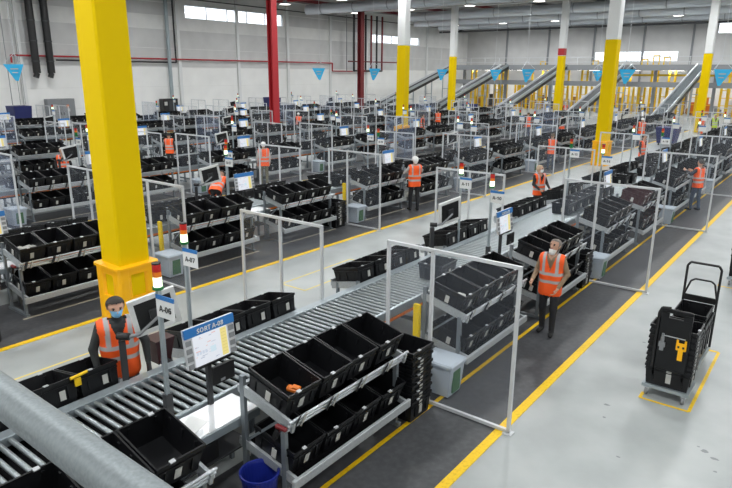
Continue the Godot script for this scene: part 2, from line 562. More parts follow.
func guard(t: Node3D) -> void:
	# moulded impact guard: rounded shell with two arched windows on each side, in two stacked tiers
	var root := MB.new()
	var H := 0.38
	var prof := [[0.0, H], [0.58, H], [0.585, H + 0.012], [0.615, H + 0.012], [0.62, H], [1.16, H], [1.165, H + 0.035], [1.215, H + 0.035], [1.225, H + 0.01], [1.225, 0.30]]
	# shell ribs: corners and rails as solid pieces leave the windows open
	for sx in [-1, 1]:
		for sz in [-1, 1]:
			var lp := []
			for y in [0.0, 1.17]:
				var ring := rounded(0.13, 0.13, 0.09, y)
				var moved := []
				for p in ring: moved.append(p + Vector3(sx * (H - 0.13), 0, sz * (H - 0.13)))
				lp.append(moved)
			root.ring(lp[0], lp[1])
	for y in [[0.0, 0.10], [0.52, 0.66], [1.06, 1.17]]:
		for k in 4:
			var bs := Basis(Vector3.UP, PI / 2 * k)
			root.box(bs * Vector3(H - 0.06, (y[0] + y[1]) / 2, 0), bs.get_scale() * Vector3(0.11, y[1] - y[0], 0.56), bs)
	# arch fillets in the window corners
	for k in 4:
		var bs := Basis(Vector3.UP, PI / 2 * k)
		for y in [1.06, 0.52]:
			for s in [-1, 1]:
				var a := bs * Vector3(H - 0.005, y, s * 0.27)
				var c := bs * Vector3(H - 0.005, y, s * 0.14)
				var d := bs * Vector3(H - 0.005, y - 0.12, s * 0.27)
				if s > 0: root.tri(a, c, d)
				else: root.tri(a, d, c)
	var lo := rounded(H + 0.03, H + 0.03, 0.10, 1.17)
	var hi := rounded(H + 0.03, H + 0.03, 0.10, 1.21)
	var inn := rounded(0.29, 0.29, 0.02, 1.225)
	var lin := rounded(0.29, 0.29, 0.02, 1.17)
	root.ring(lo, hi)
	root.ring(hi, inn)
	root.ring(lin, lo)
	part("impact_guard", root, M.guard, t)
	# inner skin seen through the windows
	var sk := MB.new()
	for k in 4:
		var bs := Basis(Vector3.UP, PI / 2 * k)
		sk.box(bs * Vector3(0.315, 0.58, 0), Vector3(0.02, 1.16, 0.62), bs)
	part("guard_lining", sk, M.yellow, t)

func columns() -> void:
	pillar(-9.6, -5.63, "yellow", "thick yellow pillar with impact guard in the aisle behind the masked man", true)
	pillar(-9.6, -31.8, "yellow", "yellow-cased white pillar with guard in the aisle by the far stations", true)
	pillar(-22.25, -32.6, "yellow", "yellow-cased white pillar standing among the third conveyor row", true)
	pillar(-32.6, -56.6, "yellow", "slim yellow and white pillar at the foot of an inclined conveyor", false)
	pillar(-21.9, -57.8, "banded", "yellow and white pillar with a red band", false)
	pillar(-9.5, -55.6, "yellow", "yellow pillar beside the steepest-looking inclined belt", false)
	pillar(-31.5, -30.6, "red", "plain red steel pillar standing among the conveyor rows", false)
	pillar(-39.5, -50.4, "crimson", "dark red steel pillar beside the bundle of riser pipes", false)

# ---------------------------------------------------------------- pipes, ducts and signs on the walls and roof
func wall_fittings() -> void:
	var x := WALLX + 0.32
	var b := MB.new()
	b.tube(Vector3(x, 5.42, -20.8), Vector3(x, 5.42, -55.6), 0.065, 8)
	b.tube(Vector3(x, 5.42, -55.6), Vector3(x, 4.55, -55.6), 0.07, 8)
	b.tube(Vector3(x, 4.55, -55.6), Vector3(x, 4.55, -62.6), 0.07, 8)
	b.tube(Vector3(x, 5.42, -20.8), Vector3(x, 4.9, -20.8), 0.07, 8)
	tag(part("sprinkler_pipe", b, M.red, self), "thin red sprinkler pipe running along the pale wall", "pipe")
	b = MB.new()
	b.tube(Vector3(x, 5.15, -24.0), Vector3(x, 5.15, -34.6), 0.06, 8)
	b.tube(Vector3(x, 5.15, -34.6), Vector3(x, 11.2, -34.6), 0.07, 8)
	tag(part("black_pipe", b, M.black, self), "thin black pipe below the red pipe, turning up at a pilaster", "pipe")
	for z in [-22.3, -23.35]:
		b = MB.new()
		b.tube(Vector3(WALLX + 0.70, 4.2, z), Vector3(WALLX + 0.70, CEIL, z), 0.26, 12)
		var p := part("drain_pipe", b, M.black, self)
		var e := MB.new()
		e.tube(Vector3(WALLX + 0.7, 4.2, z), Vector3(WALLX + 0.7, 3.9, z + 0.12), 0.2, 10)
		part("outlet", e, M.black, p)
		for y in [5.0, 6.4, 7.8, 9.2]:
			var cl := MB.new()
			cl.tube(Vector3(WALLX + 0.7, y, z), Vector3(WALLX + 0.7, y + 0.08, z), 0.285, 12)
			part("clamp", cl, M.dark, p)
		tag(p, "one of two thick black drop pipes side by side on the pale wall", "pipe", "black drop pipes")
	b = MB.new()
	b.tube(Vector3(WALLX + 0.62, 2.1, -33.7), Vector3(WALLX + 0.62, CEIL, -33.7), 0.16, 10)
	tag(part("downpipe", b, M.pipe_grey, self), "grey-green downpipe on the pale wall above a black cabinet", "pipe")
	for q in [[-20.4, 0.03], [-20.95, 0.02], [-21.3, 0.02], [-58.0, 0.04], [-59.2, 0.04], [-60.4, 0.04]]:
		b = MB.new()
		b.tube(Vector3(WALLX + 0.46, 2.0 if q[1] < 0.035 else 4.5, q[0]), Vector3(WALLX + 0.46, CEIL, q[0]), q[1], 6)
		tag(part("conduit", b, M.grey, self), "thin grey cable conduit running down the pale wall", "conduit", "wall conduits")
	b = MB.new()
	b.tube(Vector3(WALLX + 0.3, 10.5, -36), Vector3(WALLX + 0.3, 10.5, -86), 0.05, 6)
	tag(part("cable_tray", b, M.dark, self), "dark cable run high along the pale wall", "cable")
	# grey switch cabinet
	var t := thing("switch_cabinet", "grey double-door switch cabinet standing against the pale wall", "cabinet", Vector3(WALLX + 0.35, 0, -23.85))
	b = MB.new(); b.cbox(Vector3(0, 1.17, 0), Vector3(0.5, 2.34, 2.1), 0.02); part("body", b, M.grey, t)
	for s in [-1, 1]:
		b = MB.new(); b.cbox(Vector3(0.265, 1.2, 0.52 * s), Vector3(0.04, 2.2, 1.0), 0.012)
		var d := part("door", b, M.grey, t)
		b = MB.new(); b.box(Vector3(0.30, 1.25, 0.1 * s), Vector3(0.04, 0.2, 0.04)); part("handle", b, M.dark, d)
	b = MB.new(); b.box(Vector3(0.29, 1.7, 0.55), Vector3(0.01, 0.3, 0.22)); part("notice", b, M.label, t)
	b = MB.new(); b.box(Vector3(0.29, 1.5, -0.5), Vector3(0.01, 0.22, 0.2)); part("notice", b, M.label, t)
	b = MB.new(); b.box(Vector3(0.29, 1.8, -0.45), Vector3(0.01, 0.18, 0.2)); part("warning_plate", b, M.orange, t)
	t = thing("control_cabinet", "black control cabinet with glass door below the grey downpipe", "cabinet", Vector3(WALLX + 0.62, 0, -33.3))
	b = MB.new(); b.cbox(Vector3(0, 1.05, 0), Vector3(0.6, 2.1, 1.5), 0.02); part("body", b, M.black, t)
	b = MB.new(); b.box(Vector3(0.31, 1.45, -0.2), Vector3(0.02, 1.0, 0.8)); part("door", b, M.dark, t)
	b = MB.new(); b.box(Vector3(0.31, 1.7, 0.5), Vector3(0.02, 0.3, 0.3)); part("notice", b, M.label, t)
	# bundle of red risers by the red pillar
	for i in 6:
		b = MB.new()
		var z := -56.2 - i * 1.05
		b.tube(Vector3(WALLX + 3.0, 4.6, z), Vector3(WALLX + 3.0, CEIL - 0.75, z), 0.11, 8)
		if i < 5: b.tube(Vector3(WALLX + 3.0, 4.6, z), Vector3(WALLX + 3.0, 4.6, z - 1.05), 0.11, 8)
		tag(part("riser_pipe", b, M.dark_red if i % 2 else M.black, self), "dark red riser pipe in the bundle beside the red pillar" if i % 2 else "black riser pipe in the bundle beside the red pillar", "pipe", "riser bundle")
	b = MB.new()
	b.tube(Vector3(WALLX + 3.0, 5.6, -55.2), Vector3(WALLX + 3.0, 5.6, -66), 0.07, 8)
	tag(part("branch_pipe", b, M.dark_red, self), "thin red branch pipe crossing the riser bundle", "pipe")
	# silver air ducts across the roof
	var k := 0
	for q in [[-48.5, 10.4, 0.48, -44.8, -12.0], [-60.0, 10.3, 0.45, -40.0, 12.0], [-67.0, 10.3, 0.5, -44.0, 12.0], [-76.0, 10.4, 0.5, -46.0, 12.0]]:
		b = MB.new()
		b.tube(Vector3(q[3], q[1], q[0]), Vector3(q[4], q[1], q[0]), q[2], 18)
		var d := part("air_duct", b, M.duct, self)
		for i in int((q[4] - q[3]) / 4.0):
			var c := MB.new()
			c.tube(Vector3(q[3] + 2 + i * 4.0, q[1], q[0]), Vector3(q[3] + 2.1 + i * 4.0, q[1], q[0]), q[2] + 0.025, 18)
			part("joint_band", c, M.grey, d)
		tag(d, ["short silver air duct ending above the fifth conveyor row", "silver round air duct crossing the roof before the mezzanine", "silver round air duct above the mezzanine edge", "silver round air duct close to the far end wall"][k], "duct")
		k += 1
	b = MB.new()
	b.box(Vector3(-17, 9.72, -76.0), Vector3(58, 0.22, 0.3))  # dark bar stands in for the shaded lower half of the duct
	tag(part("duct_shade_bar", b, M.dark, self), "dark bar standing in for shade under the last silver air duct", "beam")
	# red roof braces over the far corner
	k = 0
	for q in [[-44.5, -38, -38.0, -38], [-44.5, -44, -37.0, -44], [-44.5, -55, -36, -55], [-44.5, -64, -34, -64]]:
		b = MB.new()
		b.box(Vector3((q[0] + q[2]) / 2, 10.75, q[1]), Vector3(q[2] - q[0], 0.18, 0.2))
		tag(part("roof_brace", b, M.red, self), "red steel brace under the roof near the riser pipes", "beam", "red roof braces")
	# hanging blue row signs
	var proto: Node3D = null
	for q in [[-35.6, -15.7], [-32.4, -36.3], [-29.3, -38.9], [-27.3, -45.5], [-23.5, -47.6], [-18.0, -41.2], [-17.8, -55.6], [-11.2, -40.2], [-5.9, -38.5]]:
		var p := Vector3(q[0], 3.75, q[1])
		if proto == null:
			proto = thing("row_sign", "", "sign", p)
			var s := MB.new()
			# inverted triangle box of three printed faces
			var top := []
			for i in 3: top.append(Vector3(cos(TAU * i / 3 + 0.3) * 0.58, 0.95, -sin(TAU * i / 3 + 0.3) * 0.58))
			var low := []
			for i in 3: low.append(Vector3(cos(TAU * i / 3 + 0.3) * 0.08, 0.1, -sin(TAU * i / 3 + 0.3) * 0.08))
			s.ring(low, top)
			s.tri(top[0], top[1], top[2])
			s.tri(low[2], low[1], low[0])
			part("board", s, M.blue_sign, proto)
			var w := MB.new()
			for i in 3: w.tube(top[i], Vector3(0, 1.5, 0), 0.012, 5)
			w.tube(Vector3(0, 1.5, 0), Vector3(0, CEIL - 3.75, 0), 0.012, 5)
			part("wire", w, M.frame, proto)
			var pr := MB.new()
			for i in 3:
				var a0: Vector3 = top[i]; var a1: Vector3 = top[(i + 1) % 3]
				var l0: Vector3 = low[i]; var l1: Vector3 = low[(i + 1) % 3]
				var nn := ((a0 + a1) / 2 - Vector3(0, 0.95, 0)).normalized() * 0.012
				for u in [0.28, 0.5]:
					var aa := a0.lerp(l0, u).lerp(a1.lerp(l1, u), 0.25)
					var bb := a0.lerp(l0, u).lerp(a1.lerp(l1, u), 0.75)
					pr.bar(aa + nn, bb + nn, 0.01, 0.05)
			part("print", pr, M.label, proto)
		else:
			proto.duplicate()
			copy(proto, p, rng.randf_range(-0.4, 0.4), "", "sign")
	for c in get_children():
		if c.name.begins_with("row_sign"):
			var near := 0
			for r in 6:
				if absf(ROWX[r] - c.position.x) < absf(ROWX[near] - c.position.x): near = r
			tag(c, "blue inverted-triangle sign hanging by wires over the %s conveyor row" % ORD[near], "sign", "hanging blue row signs")

# ---------------------------------------------------------------- mezzanine and inclined belts at the far end
func far_end() -> void:
	# inclined belts feeding rows two to six
	for r in range(1, 6):
		var x: float = ROWX[r]
		var a := Vector3(x, 0.85, -58.0)
		var c := Vector3(x, 5.35, -74.6)
		var t := thing("incline_conveyor", "grey inclined belt rising from the %s conveyor row to the mezzanine" % ORD[r], "conveyor", Vector3(0, 0, 0))
		var b := MB.new()
		b.bar(a, c, 0.85, 0.06)
		var belt := part("belt", b, M.dark, t)
		for i in 48:
			var q := a.lerp(c, (i + 0.5) / 48)
			var cl := MB.new()
			cl.bar(q + Vector3(-0.40, 0.06, 0), q + Vector3(0.40, 0.06, 0), 0.10, 0.05)
			if r == 1: part("cleat", cl, M.rail, belt)
		for s in [-1, 1]:
			b = MB.new()
			b.bar(a + Vector3(0.48 * s, 0.05, 0), c + Vector3(0.48 * s, 0.05, 0), 0.09, 0.36)
			part("side_rail", b, M.rail if s > 0 else M.frame, t)
			b = MB.new()
			b.bar(a + Vector3(0.54 * s, -0.22, 0), c + Vector3(0.54 * s, -0.22, 0), 0.06, 0.30)
			part("side_guard", b, M.black, t)
		for u in [0.15, 0.4, 0.65, 0.9]:
			var q := a.lerp(c, u)
			b = MB.new()
			for s in [-1, 1]: b.box(Vector3(x + 0.44 * s, q.y / 2 - 0.1, q.z), Vector3(0.09, q.y - 0.2, 0.09))
			b.box(Vector3(x, q.y * 0.5, q.z), Vector3(0.9, 0.07, 0.07))
			part("support", b, M.rail, t)
	# mezzanine deck
	var t := thing("mezzanine", "grey steel mezzanine deck with handrail at the far end of the hall", "mezzanine")
	var b := MB.new()
	b.box(Vector3(-21, 5.05, -80.5), Vector3(44, 0.12, 10.8)); part("deck", b, M.grey, t)
	b = MB.new()
	b.box(Vector3(-21, 5.15, -75.0), Vector3(44, 0.62, 0.25)); part("edge_beam", b, M.grey, t)
	b = MB.new()
	b.box(Vector3(-21, 3.35, -75.4), Vector3(44, 0.55, 0.4)); part("lower_beam", b, M.grey, t)
	for i in 23:
		b = MB.new(); b.tube(Vector3(-42.5 + i * 2, 5.1, -75.0), Vector3(-42.5 + i * 2, 6.3, -75.0), 0.035, 6); part("rail_post", b, M.frame, t)
	for y in [5.75, 6.3]:
		b = MB.new(); b.tube(Vector3(-43, y, -75.0), Vector3(1, y, -75.0), 0.035, 6); part("handrail", b, M.frame, t)
	for i in 8:
		b = MB.new(); b.box(Vector3(-42 + i * 6.0, 2.5, -76.2), Vector3(0.3, 5.0, 0.3)); part("leg", b, M.grey, t)
	b = MB.new(); b.box(Vector3(-12, 4.35, -76.6), Vector3(26, 0.22, 0.2)); part("yellow_beam", b, M.rack_yellow, t)
	# yellow ladder frames of the shelving below and above the deck
	var proto: Node3D = null
	var spots := []
	for i in 36: spots.append([-41.5 + i * 1.0 + (0.25 if i % 3 == 0 else -0.1), 0, [4.9, 3.0, 3.0, 4.9, 3.0][i % 5]])
	for q in spots:
		var hh: float = q[2]
		var fr := thing("shelving_frame", "tall yellow ladder frame under the mezzanine" if hh > 4 else "short yellow ladder frame under the mezzanine", "rack", Vector3(q[0], 0, -78.0 + rng.randf_range(-0.8, 0.8)), 0, "tall yellow frames" if hh > 4 else "short yellow frames")
		for s in [-1, 1]:
			b = MB.new(); b.box(Vector3(0.32 * s, hh / 2, 0), Vector3(0.22, hh, 0.16)); part("upright", b, M.rack_yellow, fr)
		b = MB.new()
		for i in int(hh / 0.8): b.box(Vector3(0, 0.4 + i * 0.8, 0), Vector3(0.5, 0.07, 0.06))
		part("rungs", b, M.rack_yellow, fr)
	# pallets with cartons and machines beneath the deck
	var cl := [M.brown, M.white, M.grey, M.label, M.orange, M.brown, M.black]
	for i in 34:
		var x := -42.0 + i * 1.15 + rng.randf_range(-0.08, 0.08)
		var hh := rng.randf_range(0.8, 1.9)
		var zz := -80.8 + rng.randf_range(-0.6, 0.6)
		var ci := rng.randi() % 7
		var bx := thing("pallet_load", "%s load on a pallet beneath the mezzanine" % ["brown carton", "white wrapped", "grey crate", "pale boxed", "orange carton", "brown carton", "black crate"][ci], "pallet", Vector3(x, 0, zz), 0, "pallet loads beneath the mezzanine")
		b = MB.new()
		for k in 3: b.box(Vector3(-0.4 + k * 0.4, 0.05, 0), Vector3(0.1, 0.1, 0.8))
		b.box(Vector3(0, 0.12, 0), Vector3(0.95, 0.04, 0.8))
		part("pallet", b, M.brown, bx)
		b = MB.new()
		b.cbox(Vector3(0, 0.14 + hh * 0.3, 0), Vector3(0.85, hh * 0.6, 0.74), 0.02)
		b.cbox(Vector3(-0.12, 0.14 + hh * 0.8, 0.05), Vector3(0.55, hh * 0.4, 0.6), 0.02)
		part("cartons", b, cl[ci], bx)
	# pale back panels closing the room below the deck
	for i in 8:
		b = MB.new()
		b.box(Vector3(-39.5 + i * 5.2, 1.6, -83.5), Vector3(4.6, 3.2, 0.1))
		tag(part("partition_panel", b, M.panel_white, self), "pale partition panel beneath the mezzanine", "panel", "partitions beneath the mezzanine")
	# strip lamps added below the deck to brighten the dark space there
	for i in 9:
		for j in 2:
			var lt := thing("added_strip_lamp", "added white strip lamp brightening the space below the mezzanine deck", "lamp", Vector3(-41 + i * 4.8, 4.85, -77.6 - j * 4.0), 0, "added strip lamps below the deck")
			b = MB.new(); b.box(Vector3(0, 0.06, 0), Vector3(1.6, 0.08, 0.16)); part("housing", b, M.frame, lt)
			b = MB.new(); b.box(Vector3(0, 0.01, 0), Vector3(1.5, 0.02, 0.12)); part("tube", b, M.lamp, lt)
			var al := AreaLight3D.new()
			al.name = "light"
			al.area_size = Vector2(1.5, 0.12)
			al.light_energy = 8.0
			al.area_range = 60.0
			al.area_attenuation = 2.0
			al.shadow_enabled = true
			al.rotation_degrees = Vector3(-90, 0, 0)
			al.position = Vector3(0, -0.02, 0)
			lt.add_child(al)
	# goods on top of the deck
	for q in [[-19.5, 1.0], [-18.3, 1.4], [-17.2, 1.2], [-31.5, 0.8], [-25.0, 0.9]]:
		var fr := thing("deck_frame", "small yellow frame standing on the mezzanine deck", "frame", Vector3(q[0], 5.11, -77.0), 0, "yellow frames on the deck")
		b = MB.new()
		for s in [-1, 1]: b.box(Vector3(0.3 * s, q[1] / 2, 0), Vector3(0.12, q[1], 0.12))
		b.box(Vector3(0, q[1] - 0.06, 0), Vector3(0.72, 0.12, 0.12))
		part("posts", b, M.rack_yellow, fr)
	# blue skips between the last stations and the mezzanine
	for q in [[-9.2, -44.0, M.navy, "navy blue"], [-33.6, -62.5, M.navy, "tall navy"], [-45.6, -44.0, M.navy, "upright navy"], [-46.2, -20.2, M.navy, "large navy"]]:
		var hh := 1.15 if q[0] > -40 else 2.0
		b = MB.new()
		b.hexa([Vector3(-0.5, 0.15, 0.5), Vector3(0.5, 0.15, 0.5), Vector3(0.5, 0.15, -0.5), Vector3(-0.5, 0.15, -0.5)], [Vector3(-0.65, hh, 0.6), Vector3(0.65, hh, 0.6), Vector3(0.65, hh, -0.6), Vector3(-0.65, hh, -0.6)])
		var sk := thing("wheeled_skip", "%s wheeled skip beside the %s" % [q[3], "aisle of the second row" if q[0] > -20 else ("foot of the belts" if q[0] > -40 else "pale wall")], "skip", Vector3(q[0], 0, q[1]))
		part("tub", b, q[2], sk)
		b = MB.new()
		for sx in [-1, 1]:
			for sz in [-1, 1]: b.tube(Vector3(0.4 * sx - 0.03, 0.08, 0.4 * sz), Vector3(0.4 * sx + 0.03, 0.08, 0.4 * sz), 0.08, 8)
		part("wheels", b, M.black, sk)

# ---------------------------------------------------------------- totes
func tote_mb(D := 0.60, W := 0.487, H := 0.30, wall := 0.012) -> MB:
	var b := MB.new()
	var d := D / 2; var w := W / 2
	var bd := d - 0.035; var bw := w - 0.03
	var ob := [Vector3(-bd, 0, bw), Vector3(bd, 0, bw), Vector3(bd, 0, -bw), Vector3(-bd, 0, -bw)]
	var rd := d - 0.012; var rw := w - 0.012
	var ot := [Vector3(-rd, H - 0.035, rw), Vector3(rd, H - 0.035, rw), Vector3(rd, H - 0.035, -rw), Vector3(-rd, H - 0.035, -rw)]
	b.quad(ob[3], ob[2], ob[1], ob[0])
	b.ring(ob, ot)
	# rim lip
	var l0 := [Vector3(-d, H - 0.035, w), Vector3(d, H - 0.035, w), Vector3(d, H - 0.035, -w), Vector3(-d, H - 0.035, -w)]
	var l1 := [Vector3(-d, H, w), Vector3(d, H, w), Vector3(d, H, -w), Vector3(-d, H, -w)]
	b.ring(ot, l0)
	b.ring(l0, l1)
	var id := d - 0.017; var iw := w - 0.017
	var it := [Vector3(-id, H, iw), Vector3(id, H, iw), Vector3(id, H, -iw), Vector3(-id, H, -iw)]
	b.ring(l1, it)
	var jd := bd - wall; var jw := bw - wall
	var ib := [Vector3(-jd, wall, jw), Vector3(jd, wall, jw), Vector3(jd, wall, -jw), Vector3(-jd, wall, -jw)]
	b.ring(it, ib)
	b.quad(ib[0], ib[1], ib[2], ib[3])
	# ribs on the outside and a second lip
	for s in [-1, 1]:
		for u in [-0.62, 0.0, 0.62]:
			b.box(Vector3(u * d, H * 0.55, s * (w - 0.020)), Vector3(0.025, H * 0.66, 0.022))
		for u in [-0.55, 0.55]:
			b.box(Vector3(s * (d - 0.020), H * 0.55, u * w), Vector3(0.022, H * 0.66, 0.025))
		b.box(Vector3(0, H * 0.74, s * (w - 0.012)), Vector3(D - 0.05, 0.016, 0.018))
		b.box(Vector3(s * (d - 0.012), H * 0.74, 0), Vector3(0.018, 0.016, W - 0.05))
	return b

func card(D: float, W: float, side: int) -> MB:
	var b := MB.new()
	if side == 0: b.box(Vector3(D / 2 - 0.008, 0.13, 0.02), Vector3(0.006, 0.11, 0.065), Basis(Vector3.BACK, -0.08))
	elif side == 1: b.box(Vector3(0.02, 0.13, W / 2 - 0.008), Vector3(0.065, 0.11, 0.006))
	else: b.box(Vector3(-D / 2 + 0.008, 0.13, 0.06), Vector3(0.006, 0.11, 0.065), Basis(Vector3.BACK, 0.08))
	return b

func tote_proto() -> Node3D:
	var o := Node3D.new()
	o.name = "tote"
	part("body", tote_mb(), M.tote, o)
	for s in 3: part("label_card", card(0.60, 0.487, s), M.label, o)
	for s in [-1, 1]:
		var b := MB.new()
		b.box(Vector3(0.29 * s, 0.302, 0.09 * s), Vector3(0.035, 0.012, 0.05))
		part("rim_clip", b, M.clip, o)
	return o

func tote_far_mesh() -> ArrayMesh:
	var b := tote_mb()
	var m := b.mesh()
	return m

var tote_list := []

func want_tote(at: Vector3, bs: Basis, label: String, group: String, m: Material = null) -> void:
	if not sees_any([at, at + Vector3(0, 0.35, 0)], 25): return
	tote_list.append([away(at), at, bs, label, group, m])

func place_totes() -> void:
	tote_list.sort_custom(func(a, b): return a[0] < b[0])
	var proto := tote_proto()
	var n := 0
	var rest := []
	for t in tote_list:
		if n < 300:
			var c: Node3D = proto.duplicate()
			c.name = "tote"
			add_child(c, true)
			c.transform = Transform3D(t[2], t[1])
			tag(c, t[3], "tote", t[4])
			if t[5] != null: (c.get_child(0) as MeshInstance3D).material_override = t[5]
			n += 1
		else:
			rest.append(t)
	proto.free()
	if rest.size():
		var holder := Node3D.new()
		holder.name = "distant_totes"
		add_child(holder)
		tag(holder, "countless small black totes on the racks of the distant conveyor rows", "totes", "", "stuff")
		for kind in 2:
			var mm := MultiMesh.new()
			mm.transform_format = MultiMesh.TRANSFORM_3D
			if kind == 0: mm.mesh = tote_far_mesh()
			else:
				var cb := MB.new()
				var a := card(0.60, 0.487, 0)
				cb.v = a.v; cb.n = a.n; cb.c = a.c; cb.uv = a.uv
				for s in [1, 2]:
					var e := card(0.60, 0.487, s)
					cb.v.append_array(e.v); cb.n.append_array(e.n); cb.c.append_array(e.c); cb.uv.append_array(e.uv)
				cb.box(Vector3(0.29, 0.302, 0.10), Vector3(0.035, 0.012, 0.05))
				mm.mesh = cb.mesh()
			mm.instance_count = rest.size()
			for i in rest.size(): mm.set_instance_transform(i, Transform3D(rest[i][2], rest[i][1]))
			var o := MultiMeshInstance3D.new()
			o.name = "bodies" if kind == 0 else "label_cards"
			o.multimesh = mm
			o.material_override = M.tote if kind == 0 else M.label
			o.set_meta("kind", "stuff")
			holder.add_child(o)
	print("totes ", tote_list.size())

# ---------------------------------------------------------------- racks
const RL := 2.02

func rack_parts() -> Array:
	# [name, builder, material] in row coordinates: x from the conveyor centre, z from 0 to -RL
	var out := []
	var b: MB
	for z in [-0.02, -RL + 0.02]:
		b = MB.new()
		b.box(Vector3(1.70, 0.49, z), Vector3(0.06, 0.98, 0.045))
		for i in 11: b.box(Vector3(1.732, 0.1 + i * 0.08, z), Vector3(0.006, 0.03, 0.014))
		out.append(["post", b, M.upright])
		b = MB.new(); b.box(Vector3(1.10, 0.66, z), Vector3(0.06, 1.32, 0.045)); out.append(["post", b, M.upright])
		b = MB.new(); b.bar(Vector3(1.06, 1.17, z), Vector3(1.84, 0.97, z), 0.035, 0.11); out.append(["side_bar", b, M.rack])
		b = MB.new(); b.bar(Vector3(1.02, 0.53, z), Vector3(1.86, 0.36, z), 0.035, 0.10); out.append(["side_bar", b, M.rack])
		b = MB.new(); b.bar(Vector3(1.12, 0.55, z), Vector3(1.68, 1.02, z), 0.02, 0.03); out.append(["brace", b, M.upright])
		b = MB.new(); b.box(Vector3(1.40, 0.03, z), Vector3(0.75, 0.05, 0.06)); out.append(["foot", b, M.upright])
	b = MB.new(); b.cbox(Vector3(1.875, 0.355, -RL / 2), Vector3(0.045, 0.11, RL + 0.1), 0.008); out.append(["lower_rail", b, M.rack])
	b = MB.new(); b.box(Vector3(1.06, 0.50, -RL / 2), Vector3(0.04, 0.08, RL)); out.append(["back_rail", b, M.rack])
	b = MB.new(); b.box(Vector3(1.06, 1.16, -RL / 2), Vector3(0.04, 0.08, RL)); out.append(["back_rail", b, M.rack])
	b = MB.new(); b.bar(Vector3(1.08, 0.50, -RL / 2), Vector3(1.85, 0.335, -RL / 2), RL - 0.05, 0.012); out.append(["lower_shelf", b, M.matt_black])
	b = MB.new(); b.bar(Vector3(1.08, 1.165, -RL / 2), Vector3(1.66, 1.022, -RL / 2), RL - 0.05, 0.012); out.append(["upper_shelf", b, M.matt_black])
	b = MB.new()
	for i in 3: b.tube(Vector3(1.79 + i * 0.022, 0.95 + i * 0.05, 0.04), Vector3(1.79 + i * 0.022, 0.95 + i * 0.05, -RL - 0.04), 0.017, 6)
	out.append(["label_rail", b, M.steel])
	for i in 4:
		var z := -0.06 - i * 0.503
		b = MB.new(); b.bar(Vector3(1.806, 0.93, z), Vector3(1.862, 1.075, z - 0.03), 0.06, 0.016); out.append(["rail_clip", b, M.dark])
		b = MB.new(); b.bar(Vector3(1.806, 0.93, z - 0.10), Vector3(1.862, 1.075, z - 0.13), 0.035, 0.016); out.append(["rail_label", b, M.label])
	return out

func left_rack_parts() -> Array:
	var out := []
	var b: MB
	for z in [-0.02, -RL + 0.02]:
		b = MB.new(); b.box(Vector3(-0.71, 0.42, z), Vector3(0.05, 0.84, 0.05)); out.append(["post", b, M.upright])
		b = MB.new(); b.box(Vector3(-1.17, 0.36, z), Vector3(0.05, 0.72, 0.05)); out.append(["post", b, M.upright])
		b = MB.new(); b.bar(Vector3(-0.66, 0.78, z), Vector3(-1.31, 0.64, z), 0.035, 0.12); out.append(["side_bar", b, M.rack])
		b = MB.new(); b.box(Vector3(-0.98, 0.03, z), Vector3(0.7, 0.05, 0.06)); out.append(["foot", b, M.upright])
	b = MB.new(); b.box(Vector3(-1.31, 0.70, -RL / 2), Vector3(0.035, 0.12, RL)); out.append(["front_rail", b, M.rack])
	b = MB.new(); b.bar(Vector3(-0.66, 0.73, -RL / 2), Vector3(-1.29, 0.60, -RL / 2), RL - 0.05, 0.012); out.append(["shelf", b, M.dark])
	return out

func merge(parts: Array, names: Array) -> MB:
	var b := MB.new()
	for p in parts:
		if names.has(p[0]):
			b.v.append_array(p[1].v); b.n.append_array(p[1].n); b.c.append_array(p[1].c); b.uv.append_array(p[1].uv)
	return b

func merged_proto(called: String, parts: Array) -> Node3D:
	var o := proto_of(called, parts)
	for c in o.get_children(): c.set_meta("kind", "stuff")
	return o

func proto_of(called: String, parts: Array) -> Node3D:
	var o := Node3D.new()
	o.name = called
	for p in parts: part(p[0], p[1], p[2], o)
	return o

# ---------------------------------------------------------------- partition screens
func screen_proto(called: String, x0: float, x1: float, xm: float, H: float, film: Material, foot: bool) -> Node3D:
	var o := Node3D.new()
	o.name = called
	var r := 0.021
	for x in [x0, xm, x1]:
		var b := MB.new(); b.box(Vector3(x, H / 2, 0), Vector3(0.042, H, 0.042)); part("post", b, M.frame, o)
	var b := MB.new(); b.box(Vector3((x0 + x1) / 2, H, 0), Vector3(x1 - x0 + 0.042, 0.042, 0.042)); part("top_rail", b, M.frame, o)
	b = MB.new(); b.box(Vector3((xm + x1) / 2 - 0.15, 0.035, 0), Vector3(x1 - xm + 0.35, 0.042, 0.042)); part("bottom_rail", b, M.frame, o)
	if foot:
		b = MB.new(); b.box(Vector3(x1, 0.01, 0), Vector3(0.12, 0.012, 0.12)); part("foot_plate", b, M.frame, o)
	for q in [[x0, xm], [xm, x1]]:
		b = MB.new(); b.box(Vector3((q[0] + q[1]) / 2, H / 2 + 0.03, 0), Vector3(q[1] - q[0] - 0.04, H - 0.1, 0.004)); part("clear_pane", b, film, o)
	return o

